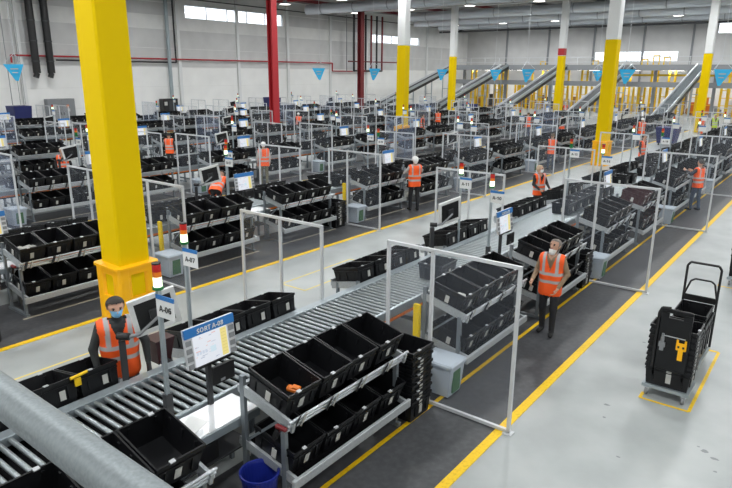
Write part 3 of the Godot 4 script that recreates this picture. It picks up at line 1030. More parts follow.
# ---------------------------------------------------------------- station equipment
func sign_pole(at: Vector3, base: float, top: float, text: String, label: String, lit: bool, group: String, full: bool) -> void:
	var t := thing("station_sign", label, "sign", at, 0, group)
	var b := MB.new(); b.box(Vector3(0, (base + top) / 2, 0), Vector3(0.04, top - base, 0.04)); part("pole", b, M.rail, t)
	b = MB.new(); b.box(Vector3(0.0, base + 0.30, 0), Vector3(0.075, 0.5, 0.075)); part("clamp", b, M.dark, t)
	var q := [[0.0, 0.03, M.lamp_green_off, 0.055], [0.03, 0.10, M.lamp_on if lit else M.lamp_green_off, 0.043], [0.13, 0.055, M.lamp_amber, 0.043], [0.185, 0.075, M.lamp_red, 0.043], [0.26, 0.015, M.black, 0.044]]
	for i in 5:
		b = MB.new(); b.tube(Vector3(0, top + q[i][0], 0), Vector3(0, top + q[i][0] + q[i][1], 0), q[i][3], 12)
		part(["lamp_base", "lit_lamp", "amber_lamp", "red_lamp", "lamp_cap"][i], b, q[i][2], t)
	# sign plate square to the row, facing down the row and towards the open floor
	var bs := Basis(Vector3.UP, 0.06)
	var c := Vector3(0.0, top - 0.16, 0.03) + bs * Vector3(0.13, 0, 0.0)
	b = MB.new(); b.box(c, Vector3(0.27, 0.23, 0.008), bs); part("plate", b, M.white, t)
	b = MB.new(); b.box(c + Vector3(0, 0.095, 0), Vector3(0.27, 0.045, 0.011), bs); part("blue_strip", b, M.blue, t)
	if full:
		var tm := TextMesh.new()
		tm.text = text
		var f := SystemFont.new()
		f.font_names = PackedStringArray(["Droid Sans"])
		f.font_weight = 700
		tm.font = f
		tm.font_size = 40
		tm.pixel_size = 0.0022
		tm.depth = 0.003
		var o := MeshInstance3D.new()
		o.name = "lettering"
		o.mesh = tm
		o.material_override = M.black
		o.transform = Transform3D(bs, c + bs * Vector3(0, -0.02, 0.006))
		t.add_child(o)

func lettering(text: String, size: float, parent: Node, xf: Transform3D, m: Material) -> void:
	var tm := TextMesh.new()
	tm.text = text
	var f := SystemFont.new()
	f.font_names = PackedStringArray(["Droid Sans"])
	f.font_weight = 700
	tm.font = f
	tm.font_size = 40
	tm.pixel_size = size / 40.0
	tm.depth = 0.003
	var o := MeshInstance3D.new()
	o.name = "lettering"
	o.mesh = tm
	o.material_override = m
	o.transform = xf
	parent.add_child(o)

func display_proto(full: bool) -> Node3D:
	# faces +x; origin on the conveyor rail below it
	var o := Node3D.new()
	o.name = "sort_display"
	var b := MB.new(); b.box(Vector3(-0.09, 0.06, 0.0), Vector3(0.05, 0.72, 0.05)); part("stand", b, M.dark, o)
	var tilt := Basis(Vector3.BACK, 0.12)
	b = MB.new(); b.box(Vector3(-0.03, 0.62, 0), Vector3(0.03, 0.44, 0.66), tilt); part("backing", b, M.frame, o)
	b = MB.new(); b.box(Vector3(-0.038, 0.79, 0), Vector3(0.036, 0.10, 0.66), tilt); part("blue_banner", b, M.blue, o)
	b = MB.new()
	b.quad(Vector3(0.012, 0.40, 0.23), Vector3(0.012, 0.40, -0.23), Vector3(-0.028, 0.735, -0.23), Vector3(-0.028, 0.735, 0.23))
	part("screen_page", b, M.page, o)
	b = MB.new(); b.box(Vector3(0.012, 0.385, 0), Vector3(0.03, 0.025, 0.50), tilt); part("screen_edge", b, M.black, o)
	if full:
		for s in [-1, 1]:
			for k in 4:
				b = MB.new(); b.box(Vector3(0.006 - 0.011 * k + 0.004, 0.43 + k * 0.085, 0.285 * s), Vector3(0.012, 0.055, 0.07), tilt)
				part("button_label", b, M.label if false else M.grey, o)
		b = MB.new(); b.cbox(Vector3(0.10, 0.27, -0.05), Vector3(0.03, 0.22, 0.30), 0.008)
		var kb := part("keypad", b, M.black, o)
		b = MB.new(); b.box(Vector3(0.117, 0.20, -0.03), Vector3(0.004, 0.03, 0.06)); part("keypad_window", b, M.grey, kb)
	return o

func monitor_proto(full: bool) -> Node3D:
	# a monitor on an arm, seen from behind; screen faces -x; origin on the conveyor rail
	var o := Node3D.new()
	o.name = "arm_monitor"
	var b := MB.new(); b.box(Vector3(0, 0.27, 0.18), Vector3(0.065, 0.54, 0.075)); part("post", b, M.dark, o)
	b = MB.new()
	b.tube(Vector3(0, 0.56, 0.18), Vector3(0.08, 0.62, -0.02), 0.024, 8)
	b.tube(Vector3(0.08, 0.62, -0.02), Vector3(0.07, 0.80, -0.25), 0.02, 8)
	part("arm", b, M.grey, o)
	b = MB.new(); b.tube(Vector3(-0.02, 0.60, 0.22), Vector3(0.06, 0.60, 0.10), 0.045, 10); part("arm_joint", b, M.black, o)
	var bs := Basis(Vector3.UP, 0.15) * Basis(Vector3.BACK, -0.18) * Basis(Vector3.RIGHT, 0.2)
	var c := Vector3(0.0, 0.84, -0.22)
	# white bezel ring around a dark back
	for q in [[0.0, 0.225, 0.56, 0.06], [0.0, -0.225, 0.56, 0.06]]:
		b = MB.new(); b.box(c + bs * Vector3(0, q[1], 0), Vector3(0.035, q[3], q[2]), bs); part("bezel", b, M.white, o)
	for s in [-1, 1]:
		b = MB.new(); b.box(c + bs * Vector3(0, 0, 0.25 * s), Vector3(0.035, 0.45, 0.06), bs); part("bezel", b, M.white, o)
	b = MB.new(); b.box(c + bs * Vector3(0.0, 0, 0), Vector3(0.02, 0.42, 0.48), bs); part("back_panel", b, M.black, o)
	b = MB.new(); b.box(c + bs * Vector3(0.03, 0, 0), Vector3(0.04, 0.12, 0.14), bs); part("mount_plate", b, M.dark, o)
	b = MB.new(); b.box(c + bs * Vector3(-0.014, 0, 0), Vector3(0.008, 0.38, 0.42), bs); part("screen", b, M.screen, o)
	return o

func bin_proto() -> Node3D:
	var o := Node3D.new()
	o.name = "waste_bin"
	var b := MB.new()
	b.hexa([Vector3(-0.2, 0.03, 0.17), Vector3(0.2, 0.03, 0.17), Vector3(0.2, 0.03, -0.17), Vector3(-0.2, 0.03, -0.17)], [Vector3(-0.24, 0.46, 0.2), Vector3(0.24, 0.46, 0.2), Vector3(0.24, 0.46, -0.2), Vector3(-0.24, 0.46, -0.2)])
	part("body", b, M.bin, o)
	b = MB.new(); b.cbox(Vector3(0, 0.50, 0), Vector3(0.54, 0.07, 0.46), 0.02); part("lid", b, M.bin, o)
	b = MB.new(); b.box(Vector3(0.225, 0.25, 0.0), Vector3(0.02, 0.34, 0.2)); part("front_panel", b, M.green, o)
	b = MB.new()
	for sx in [-1, 1]:
		for sz in [-1, 1]: b.box(Vector3(0.17 * sx, 0.015, 0.14 * sz), Vector3(0.04, 0.03, 0.04))
	part("feet", b, M.black, o)
	return o

func table_proto() -> Node3D:
	var o := Node3D.new()
	o.name = "scan_table"
	var b := MB.new(); b.cbox(Vector3(0.79, 0.79, 0), Vector3(0.46, 0.03, 1.2), 0.008); part("table_top", b, M.sheet, o)
	b = MB.new(); b.box(Vector3(1.025, 0.74, 0), Vector3(0.015, 0.09, 1.2)); part("apron", b, M.rail, o)
	for s in [-1, 1]:
		for x in [0.60, 0.98]:
			b = MB.new(); b.box(Vector3(x, 0.39, 0.52 * s), Vector3(0.045, 0.78, 0.045)); part("leg", b, M.upright, o)
	b = MB.new(); b.box(Vector3(0.79, 0.40, 0), Vector3(0.4, 0.02, 1.0)); part("under_shelf", b, M.dark, o)
	b = MB.new(); b.box(Vector3(0.79, 0.52, 0.12), Vector3(0.35, 0.2, 0.35)); part("cable_box", b, M.black, o)
	return o

# ---------------------------------------------------------------- conveyors
func conveyor(r: int) -> void:
	var x: float = ROWX[r]
	var t := thing("roller_conveyor", "long steel roller conveyor of the %s row from the open floor" % ORD[r], "conveyor", Vector3(x, 0, 0))
	var z0 := 0.8
	var z1 := -58.0
	var b: MB
	for s in [-1, 1]:
		b = MB.new(); b.cbox(Vector3(0.505 * s, 0.755, (z0 + z1) / 2), Vector3(0.05, 0.15, z0 - z1), 0.006)
		part("side_rail", b, M.rail, t)
	b = MB.new(); b.box(Vector3(-0.585, 0.80, (z0 + z1) / 2), Vector3(0.10, 0.05, z0 - z1)); part("guide_ledge", b, M.rail, t)
	b = MB.new(); b.box(Vector3(0.54, 0.66, (z0 + z1) / 2), Vector3(0.02, 0.04, z0 - z1)); part("orange_strip", b, M.orange, t)
	var n := int((z0 - z1) / 2.2)
	for i in n:
		var z := z0 - 0.4 - i * 2.2
		if not sees_any([Vector3(x, 0.3, z), Vector3(x, 0.8, z)], 10): continue
		b = MB.new()
		for s in [-1, 1]: b.box(Vector3(0.49 * s, 0.34, z), Vector3(0.06, 0.68, 0.06))
		b.box(Vector3(0, 0.3, z), Vector3(0.95, 0.05, 0.05))
		part("leg_frame", b, M.upright, t)
	b = MB.new(); b.box(Vector3(0, 0.60, (z0 + z1) / 2), Vector3(0.9, 0.02, z0 - z1)); part("gap_backing", b, M.matt_black, t)  # matt black sheet added so the gaps between rollers look dark
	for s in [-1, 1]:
		b = MB.new(); b.box(Vector3(0.46 * s, 0.66, (z0 + z1) / 2), Vector3(0.02, 0.14, z0 - z1)); part("gap_backing_side", b, M.matt_black, t)  # added black sides hide the lit floor beside the sheet
	# rollers, each its own part where it shows; the distant ones together
	var rm := MB.new(); rm.tube(Vector3(-0.47, 0, 0), Vector3(0.47, 0, 0), 0.028, 10)
	var mesh := rm.mesh()
	var rest := []
	var count := 0
	for i in int((z0 - z1) / 0.115):
		var z := z0 - 0.1 - i * 0.115
		if z < z1 + 0.1 or not sees(Vector3(x, 0.8, z), 40): continue
		if r == 0 and count < 290:
			var o := part("roller", mesh, M.roller, t)
			o.position = Vector3(0, 0.795, z)
			count += 1
		else: rest.append(z)
	if rest.size():
		var mm := MultiMesh.new()
		mm.transform_format = MultiMesh.TRANSFORM_3D
		mm.mesh = mesh
		mm.instance_count = rest.size()
		for i in rest.size(): mm.set_instance_transform(i, Transform3D(Basis(), Vector3(0, 0.795, rest[i])))
		var o := MultiMeshInstance3D.new()
		o.name = "distant_rollers"
		o.multimesh = mm
		o.material_override = M.roller
		o.set_meta("kind", "stuff")
		t.add_child(o)

# ---------------------------------------------------------------- rows
func rows() -> void:
	var rp := rack_parts()
	var lp := left_rack_parts()
	var rack_full := proto_of("tote_rack", rp)
	var rack_mid := merged_proto("tote_rack", [["frame", merge(rp, ["post", "brace", "foot"]), M.upright], ["rails", merge(rp, ["side_bar", "lower_rail", "back_rail", "label_rail"]), M.rack], ["shelves", merge(rp, ["lower_shelf", "upper_shelf"]), M.matt_black]])
	var left_full := proto_of("side_rack", lp)
	var left_mid := merged_proto("side_rack", [["frame", merge(lp, ["post", "foot", "shelf"]), M.upright], ["rails", merge(lp, ["side_bar", "front_rail"]), M.rack]])
	var scr_r := screen_proto("partition_screen", 1.05, 2.95, 1.75, 2.2, M.film, true)
	var scr_l := screen_proto("partition_screen", -2.50, -0.62, -1.55, 2.05, M.film, true)
	var scr_h := screen_proto("partition_screen", 1.05, 2.95, 1.75, 2.2, M.haze_film, true)
	var disp_full := display_proto(true)
	var disp_mid := display_proto(false)
	var mon := monitor_proto(true)
	var bin := bin_proto()
	var table := table_proto()
	for r in 6:
		conveyor(r)
		var x: float = ROWX[r]
		var gw := "row %s" % ORD[r]
		for k in range(-1, 9):
			var zs: float = ROWZ[r] - PITCH * k
			var num := 6 + 4 * k if r == 0 else 5 + 2 * k
			var letter: String = ["A", "B", "C", "D", "E", "F"][r]
			var w := "station %s-%02d" % [letter, num]
			var wl := "station %s-%02d" % [letter, num + 1]
			if r > 2 or k > 4:
				w = "%s conveyor row" % ORD[r]
				wl = w
			# racks: two a bay on each side
			for o in [0.875, 3.875]:
				var z: float = zs - o
				var which := "rack before the sign" if o < 2 else "rack beside the sign"
				if z - RL < -57.5: continue
				var d := Vector3(x + 1.5, 0.8, z - 1)
				var show := sees_any([d, d + Vector3(0.4, 0.5, 1), d + Vector3(0.4, 0.5, -1), d + Vector3(0.4, -0.5, -1), d + Vector3(0.4, -0.5, 1)], 5)
				if show:
					copy(rack_full if away(d) < 22 else rack_mid, Vector3(x, 0, z), 0, "grey two-shelf tote %s, walkway side of %s" % [which, w], "rack", "tote racks of " + gw)
				var zl: float = z - 0.65
				var e := Vector3(x - 0.9, 0.8, zl - 1)
				if sees_any([e, e + Vector3(0, 0.3, 1), e + Vector3(0, 0.3, -1)], 5):
					copy(left_full if away(e) < 16 else left_mid, Vector3(x, 0, zl), 0, "low grey tote shelf, %s, aisle side of %s" % [which.replace("rack ", ""), wl], "rack", "aisle shelves of " + gw)
				for i in 4:
					var zt := z - 0.255 - i * 0.503
					var jx := rng.randf_range(-0.015, 0.015)
					var jr := rng.randf_range(-0.02, 0.02)
					var m: Material = null
					if r == 0 and k == 2 and o > 3 and i < 2: m = M.tote_red
					var ln := "black tote, upper shelf, %s from the mezzanine end, %s %s" % [ORD[3 - i], which, w]
					if m: ln = "dark red tote, upper shelf, %s from the mezzanine end, %s %s" % [ORD[3 - i], which, w]
					want_tote(Vector3(x + 1.43 + jx, 1.085, zt), Basis(Vector3.UP, jr) * Basis(Vector3.BACK, -0.245), ln, "upper totes of " + gw, m)
					want_tote(Vector3(x + 1.486 + jx, 0.44, zt), Basis(Vector3.UP, -jr) * Basis(Vector3.BACK, -0.215), "black tote, lower shelf, %s from the mezzanine end, %s %s" % [ORD[3 - i], which, w], "lower totes of " + gw)
					want_tote(Vector3(x - 0.936 + jx, 0.735, zt - 0.65), Basis(Vector3.UP, PI + jr) * Basis(Vector3.BACK, -0.2), "black tote, low aisle shelf, %s from the mezzanine end, %s %s" % [ORD[3 - i], which.replace("rack ", ""), wl], "aisle totes of " + gw)
			# partition screens
			if k >= 0 and zs - 0.0 > -57:
				var q := Vector3(x, 0, zs)
				var far := away(q) > 45
				if k >= 1 and sees_any([q + Vector3(1, 2.2, 0), q + Vector3(2.9, 2.2, 0), q + Vector3(2.9, 0.5, 0)], 0):
					copy(scr_h if (r >= 2 and (k + r) % 3 == 0) else scr_r, q, 0, "tall clear partition screen across the dark walkway at %s" % w, "partition", "walkway screens of " + gw)
				q.z -= 0.5
				if k >= 1 and sees_any([q + Vector3(-0.7, 2.0, 0), q + Vector3(-2.4, 2.0, 0)], 0):
					copy(scr_l, q, 0, "clear partition screen on the aisle side at %s" % wl, "partition", "aisle screens of " + gw)
				# waste bin behind the screen
				var bp := Vector3(x + 1.72, 0, zs - 0.42)
				if k >= 1 and sees_any([bp, bp + Vector3(0, 0.5, 0)], 0) and away(bp) < 32:
					copy(bin, bp, 0, "pale lidded waste bin beside a partition screen at %s" % w, "bin", "waste bins of " + gw)
			# station between and behind the racks
			var tp := Vector3(x, 0, zs - 3.58)
			if sees_any([tp + Vector3(1, 0.8, 0), tp + Vector3(1, 0.8, -0.5)], 5) and away(tp) < 34 and tp.z > -56:
				copy(table, tp, 0, "steel-topped scan table between two racks at %s" % w, "table", "scan tables of " + gw)
			var zst := zs - 4.85
			if r == 0 and k == 0: zst = -3.95
			if r >= 1: zst += 0.9
			if zst < -56: continue
			var sp := Vector3(x + 0.575, 0, zst + (0.62 if k == 0 else 0.85))
			if sees(sp + Vector3(0, 2.0, 0), 0):
				sign_pole(sp, 0.62, 2.32, "%s-%02d" % [letter, num], "%s-%02d station sign with signal lamp on the walkway side" % [letter, num], (k + r) % 4 != 3, "", away(sp) < 26)
			var lpz := Vector3(x - 0.68, 0, zst - 0.62 + (0.0 if k == 0 else 0.4))
			if sees(lpz + Vector3(0, 2.0, 0), 0) and away(lpz) < 40:
				sign_pole(lpz, 0.0, 2.30, "%s-%02d" % [letter, num + 1], "%s-%02d station sign with signal lamp on the aisle side" % [letter, num + 1], (k + r) % 3 != 2, "", away(lpz) < 26)
			var dp := Vector3(x + 0.66, 0.97, zst + (0.08 if k == 0 else 0.32))
			if sees(dp + Vector3(0, 0.5, 0), 0):
				var dd := copy(disp_full if away(dp) < 20 else disp_mid, dp, 0, "sorting display with blue banner above the conveyor at %s" % w, "display", "sorting displays of " + gw)
				if r == 0 and k <= 1: lettering("SORT %s-%02d" % [letter, num + 2], 0.075, dd, Transform3D(Basis(Vector3.UP, PI / 2), Vector3(-0.012, 0.79, 0)), M.white)
			var mp := Vector3(x - 0.585, 0.825 - (0.04 if k == 0 else 0.0), zst + (0.20 if k == 0 else 0.75))
			if sees(mp + Vector3(0, 0.8, 0), 0) and (k < 2 or (r > 0 and (k + r) % 2 == 0)):
				copy(mon, mp, -0.45 if k == 0 else -0.5, "white-framed monitor on an arm seen beside the conveyor at %s" % wl, "monitor", "arm monitors of " + gw)
	for p in [rack_full, rack_mid, left_full, left_mid, scr_r, scr_l, scr_h, disp_full, disp_mid, mon, bin, table]: p.free()
	# totes standing on the first conveyor
	want_tote(Vector3(-5.48, 0.83, -9.28), Basis(Vector3.UP, PI / 2 + 0.05), "grey-black tote standing alone on the roller conveyor of the first row", "", M.tote_grey)
	for i in 6:
		want_tote(Vector3(-5.66, 0.83, -16.05 - i * 0.62), Basis(Vector3.UP, PI / 2), "charcoal tote, %s in the train of totes on the first conveyor" % ORD[i], "train of totes on the conveyor", M.tote_grey)
	for r in 6:
		var z := -21.0 if r == 0 else -8.0
		while z > -56.0:
			z -= 0.63
			if rng.randf() < 0.12: z -= rng.randf_range(0.8, 2.5)
			want_tote(Vector3(ROWX[r] + rng.randf_range(-0.1, 0.1), 0.824, z), Basis(Vector3.UP, PI / 2 + rng.randf_range(-0.05, 0.05)), "black tote riding on the rollers of the %s conveyor row" % ORD[r], "totes riding on conveyor " + ORD[r])
	place_totes()

# ---------------------------------------------------------------- single things near the camera
func nested_stack(at: Vector3, n: int, step: float, turn: float, label: String, group: String) -> void:
	var proto := tote_proto()
	for i in n:
		copy(proto, at + Vector3(0, i * step, 0), turn, label % ORD[i], "tote", group)
	proto.free()

func near_things() -> void:
	# handrail of the walkway the picture is taken from
	var t := thing("handrail", "thick galvanised handrail tube of the raised walkway", "railing")
	var b := MB.new()
	b.tube(Vector3(-2.6, 3.985, -0.312), Vector3(2.4, 3.965, -0.262), 0.0245, 24)
	part("top_tube", b, M.galvanised, t)
	for x in [-2.5, 2.3]:
		b = MB.new(); b.tube(Vector3(x, 2.85, -0.28), Vector3(x, 3.965, -0.28), 0.024, 12); part("post", b, M.rail, t)
	b = MB.new(); b.tube(Vector3(-2.5, 3.4, -0.28), Vector3(2.3, 3.4, -0.28), 0.02, 12); part("knee_tube", b, M.rail, t)
	t = thing("walkway_deck", "raised steel walkway deck under the galvanised handrail", "walkway")
	b = MB.new(); b.box(Vector3(0, 2.78, 1.6), Vector3(6, 0.14, 3.9)); part("deck", b, M.grey, t)
	for q in [[-2.8, 3.3], [2.8, 3.3], [2.8, -0.1]]:
		b = MB.new(); b.box(Vector3(q[0], 1.355, q[1]), Vector3(0.15, 2.71, 0.15)); part("leg", b, M.grey, t)
	# stack of empty totes beside the first rack
	nested_stack(Vector3(-4.13, 0.02, -6.22), 7, 0.115, 0, "black tote, %s from the floor in the nested stack beside the clear screen", "nested tote stack of the first row")
	for r in [[1, -6.95 - 6.6], [0, -12.82]]:
		nested_stack(Vector3(ROWX[r[0]] + 1.55, 0.02, r[1]), 5, 0.115, 0, "black tote, %%s from the floor in a small nested stack, %s conveyor row" % ORD[r[0]], "small nested stacks of row " + ORD[r[0]])
	# blue bin
	b = MB.new()
	b.lathe([Vector2(0.0, 0.0), Vector2(0.15, 0.0), Vector2(0.195, 0.40), Vector2(0.21, 0.40), Vector2(0.21, 0.43), Vector2(0.195, 0.43), Vector2(0.185, 0.40), Vector2(0.14, 0.02), Vector2(0.0, 0.02)], 28)
	t = thing("waste_bucket", "round blue plastic waste bucket below the bright steel table", "bucket", Vector3(-4.22, 0.006, -3.72))
	part("tub", b, M.blue_bin, t)
	# yellow post guard between the first two racks
	for q in [[-4.62, -7.28], [-12.07, -8.0], [-12.07, -14.6]]:
		t = thing("yellow_stop", "narrow yellow safety post beside the rack end, %s conveyor row" % ("first" if q[0] > -6 else "second"), "post", Vector3(q[0], 0, q[1]), 0, "yellow safety posts")
		b = MB.new(); b.box(Vector3(0, 0.55, 0), Vector3(0.10, 1.10, 0.06)); part("face", b, M.yellow, t)
		b = MB.new(); b.box(Vector3(0, 0.01, 0), Vector3(0.2, 0.02, 0.2)); part("base", b, M.black, t)
	# orange product bag in the first upper tote, parcels elsewhere
	var put := [[-4.14, 1.20, -4.17, M.orange, "small orange printed bag lying in an open tote", "bag", 0.15], [-11.75, 1.19, -4.86, M.label, "pale pink-striped parcel lying in an open tote", "parcel", 0.26], [-11.75, 1.19, -5.02, M.label, "white parcel lying in an open tote beside the striped one", "parcel", 0.24], [-4.20, 1.18, -7.78, M.label, "white paper sheet lying in an open tote", "paper", 0.2]]
	for q in put:
		b = MB.new()
		b.cbox(Vector3.ZERO, Vector3(q[6], 0.05, q[6] * 0.6), 0.015)
		b.cbox(Vector3(q[6] * 0.15, 0.03, 0), Vector3(q[6] * 0.6, 0.03, q[6] * 0.5), 0.01)
		var o := part("parcel", b, q[3], self)
		o.name = String(q[5])
		o.position = Vector3(q[0], q[1], q[2])
		o.rotation = Vector3(0, 0.5, -0.245)
		tag(o, q[4], q[5])
	# yellow handled clips on aisle-side totes
	for q in [[-6.36, 1.02, -3.02], [-6.36, 0.98, -4.72], [-6.36, 0.96, -5.0]]:
		b = MB.new()
		b.box(Vector3(0, 0, 0), Vector3(0.02, 0.09, 0.07))
		b.tube(Vector3(0.0, 0.07, 0.08), Vector3(0.0, 0.085, -0.12), 0.018, 8)
		var o := part("tote_clip", b, M.tape, self)
		o.position = Vector3(q[0] - 0.035, q[1], q[2])
		tag(o, "yellow plastic clip hooked on the side of a black aisle tote", "clip", "yellow tote clips")
	# scanner in its holder at the corner of the first rack, and by the woman
	for q in [[-3.92, 1.0, -3.76], [-3.92, 1.0, -10.36], [-11.37, 1.0, -4.50]]:
		t = thing("hand_scanner", "red and black hand scanner hanging at a rack end, %s row" % ("first" if q[0] > -6 else "second"), "scanner", Vector3(q[0], q[1], q[2]), 0.0, "hand scanners")
		b = MB.new(); b.cbox(Vector3(0, 0.03, 0), Vector3(0.15, 0.045, 0.05), 0.012); part("head", b, M.dark_red, t)
		b = MB.new(); b.bar(Vector3(-0.04, 0.0, 0), Vector3(-0.10, -0.12, 0), 0.04, 0.05); part("grip", b, M.black, t)
		b = MB.new(); b.bar(Vector3(0, 0.0, 0), Vector3(-0.06, -0.05, -0.14), 0.02, 0.02); part("bracket", b, M.dark, t)
	# water bottle and dark red bin at the masked man's station
	t = thing("drink_bottle", "clear water bottle with blue cap on the station ledge", "bottle", Vector3(-6.285, 0.815, -4.05))
	b = MB.new(); b.lathe([Vector2(0, 0), Vector2(0.033, 0), Vector2(0.035, 0.13), Vector2(0.014, 0.18), Vector2(0.014, 0.19), Vector2(0, 0.19)], 14); part("body", b, M.haze_film, t)
	b = MB.new(); b.lathe([Vector2(0, 0.19), Vector2(0.016, 0.19), Vector2(0.016, 0.215), Vector2(0, 0.215)], 12); part("cap", b, M.blue_bin, t)
	b = MB.new()
	b.hexa([Vector3(-0.09, 0, 0.09), Vector3(0.09, 0, 0.09), Vector3(0.09, 0, -0.09), Vector3(-0.09, 0, -0.09)], [Vector3(-0.14, 0.34, 0.14), Vector3(0.14, 0.34, 0.14), Vector3(0.14, 0.34, -0.14), Vector3(-0.14, 0.34, -0.14)])
	t = thing("hanging_tub", "dark maroon tub hung on the conveyor behind the sorting display, first row", "tub", Vector3(-6.60, 0.76, -4.22))
	part("shell", b, M.tote_red, t)
	b = MB.new(); b.box(Vector3(0.16, 0.05, 0), Vector3(0.16, 0.03, 0.05)); part("bracket", b, M.dark, t)
	# papers on the bright table
	b = MB.new(); b.box(Vector3.ZERO, Vector3(0.24, 0.003, 0.32), Basis(Vector3.UP, 0.3))
	var o := part("paper_sheet", b, M.white, self); o.position = Vector3(-4.95, 0.807, -3.45)
	tag(o, "white paper sheet lying on the steel scan table", "paper")

func wheel(t: Node3D, x: float, z: float, r: float) -> void:
	var b := MB.new()
	b.tube(Vector3(x - 0.018, r, z), Vector3(x + 0.018, r, z), r, 14)
	var w := part("caster", b, M.grey, t)
	b = MB.new(); b.tube(Vector3(x - 0.022, r, z), Vector3(x + 0.022, r, z), r * 0.55, 10); part("hub", b, M.steel, w)
	b = MB.new(); b.box(Vector3(x, r * 1.9, z), Vector3(0.06, r * 0.9, 0.05)); part("fork", b, M.steel, w)

func carts() -> void:
	# dolly with a nested stack of totes and an upright crate on top
	var t := thing("tote_dolly", "low grey four-wheeled dolly under the tall tote stack on the open floor", "dolly", Vector3(-1.42, 0, -8.98))
	var b := MB.new()
	for s in [-1, 1]:
		b.box(Vector3(0.28 * s, 0.15, 0), Vector3(0.05, 0.05, 0.50))
		b.box(Vector3(0, 0.15, 0.225 * s), Vector3(0.52, 0.05, 0.05))
	part("frame", b, M.rail, t)
	for sx in [-1, 1]:
		for sz in [-1, 1]: wheel(t, 0.24 * sx, 0.21 * sz, 0.058)
	nested_stack(Vector3(-1.42, 0.178, -8.98), 8, 0.085, 0, "black tote, %s from the bottom in the tall stack on the dolly", "nested totes on the dolly")
	# crate standing on end against the front of the stack
	t = thing("upright_crate", "black crate standing on end against the front of the dolly stack", "crate", Vector3(-1.40, 0.47, -8.715), 0.0)
	b = MB.new()
	b.cbox(Vector3(0, 0.38, 0), Vector3(0.40, 0.76, 0.045), 0.012)
	for s in [-1, 1]: b.box(Vector3(0.145 * s, 0.79, 0), Vector3(0.11, 0.08, 0.045))
	b.cbox(Vector3(0, 0.855, 0), Vector3(0.40, 0.06, 0.045), 0.012)
	part("shell", b, M.tote, t)
	b = MB.new(); b.box(Vector3(0, 0.50, 0.025), Vector3(0.3, 0.012, 0.012)); part("ridge", b, M.clip, t)
	b = MB.new(); b.path([Vector3(-0.22, 0.0, 0.01), Vector3(-0.22, 0.80, 0.01), Vector3(-0.19, 0.885, 0.01), Vector3(-0.08, 0.90, 0.01)], 0.018, 8); part("handle_bow", b, M.black, t)
	# things clipped to the crate
	t = thing("yellow_holder", "yellow plastic holder clipped on the front of the upright crate", "holder", Vector3(-1.29, 0.80, -8.675))
	b = MB.new(); b.cbox(Vector3(0, 0.06, 0), Vector3(0.13, 0.11, 0.03), 0.01); b.box(Vector3(0, -0.06, 0), Vector3(0.06, 0.15, 0.025))
	for s in [-1, 1]: b.box(Vector3(0.05 * s, 0.13, 0), Vector3(0.025, 0.05, 0.025))
	part("bracket", b, M.guard, t)
	for s in [-1, 1]:
		b = MB.new(); b.box(Vector3(0.03 * s, 0.06, 0.017), Vector3(0.025, 0.03, 0.004)); part("slot", b, M.black, t)
	t = thing("steel_latch", "pale metal latch fixed on the front of the upright crate", "latch", Vector3(-1.53, 0.84, -8.675))
	b = MB.new(); b.box(Vector3(0, 0.0, 0), Vector3(0.08, 0.07, 0.03)); b.tube(Vector3(0, 0.03, 0), Vector3(0, 0.10, 0), 0.025, 8); b.tube(Vector3(0, 0.10, 0), Vector3(0, 0.16, 0), 0.018, 8); b.box(Vector3(0, -0.06, 0), Vector3(0.05, 0.06, 0.02))
	part("body", b, M.grey, t)
	# push cart behind, with a double bow handle and a deep tub
	push_cart(Vector3(-1.42, 0, -10.15), "black push cart with a bow handle behind the dolly stack", true)
	push_cart(Vector3(-1.30, 0, -15.3), "black tote cart standing on its own marked bay", false)

func push_cart(at: Vector3, label: String, bow: bool) -> void:
	var t := thing("push_cart", label, "cart", at)
	var b := MB.new()
	for s in [-1, 1]:
		b.box(Vector3(0.22 * s, 0.17, 0), Vector3(0.05, 0.05, 0.9))
		b.box(Vector3(0, 0.17, 0.42 * s), Vector3(0.48, 0.05, 0.05))
	part("frame", b, M.rail, t)
	for sx in [-1, 1]:
		for sz in [-1, 1]: wheel(t, 0.19 * sx, 0.38 * sz, 0.055)
	b = tote_mb(0.78, 0.50, 0.62)
	var tub := part("tub", b, M.tote, t)
	tub.position = Vector3(0, 0.2, 0.02); tub.rotation.y = PI / 2
	b = tote_mb(0.62, 0.46, 0.30)
	var tray := part("top_tray", b, M.tote, t)
	tray.position = Vector3(0, 0.64, -0.02); tray.rotation.y = PI / 2
	b = MB.new(); b.box(Vector3(0, 0.70, 0.40), Vector3(0.3, 0.015, 0.02)); part("edge_strip", b, M.clip, t)
	if bow:
		b = MB.new()
		b.path([Vector3(-0.24, 0.2, -0.45), Vector3(-0.24, 1.48, -0.45), Vector3(-0.20, 1.54, -0.45), Vector3(0.20, 1.54, -0.45), Vector3(0.24, 1.48, -0.45), Vector3(0.24, 0.2, -0.45)], 0.019, 10)
		part("bow_handle", b, M.black, t)
		b = MB.new()
		b.path([Vector3(-0.24, 0.98, -0.44), Vector3(-0.16, 1.24, -0.44), Vector3(-0.10, 1.28, -0.44), Vector3(0.13, 1.28, -0.44), Vector3(0.18, 1.24, -0.44), Vector3(0.24, 0.98, -0.44)], 0.015, 8)
		part("inner_bow", b, M.black, t)
		b = MB.new(); b.box(Vector3(0, 0.96, -0.45), Vector3(0.46, 0.10, 0.02)); part("back_plate", b, M.black, t)
	else:
		b = tote_mb(0.62, 0.46, 0.30)
		var up := part("upper_tote", b, M.tote, t)
		up.position = Vector3(0, 0.84, 0.0); up.rotation.y = PI / 2

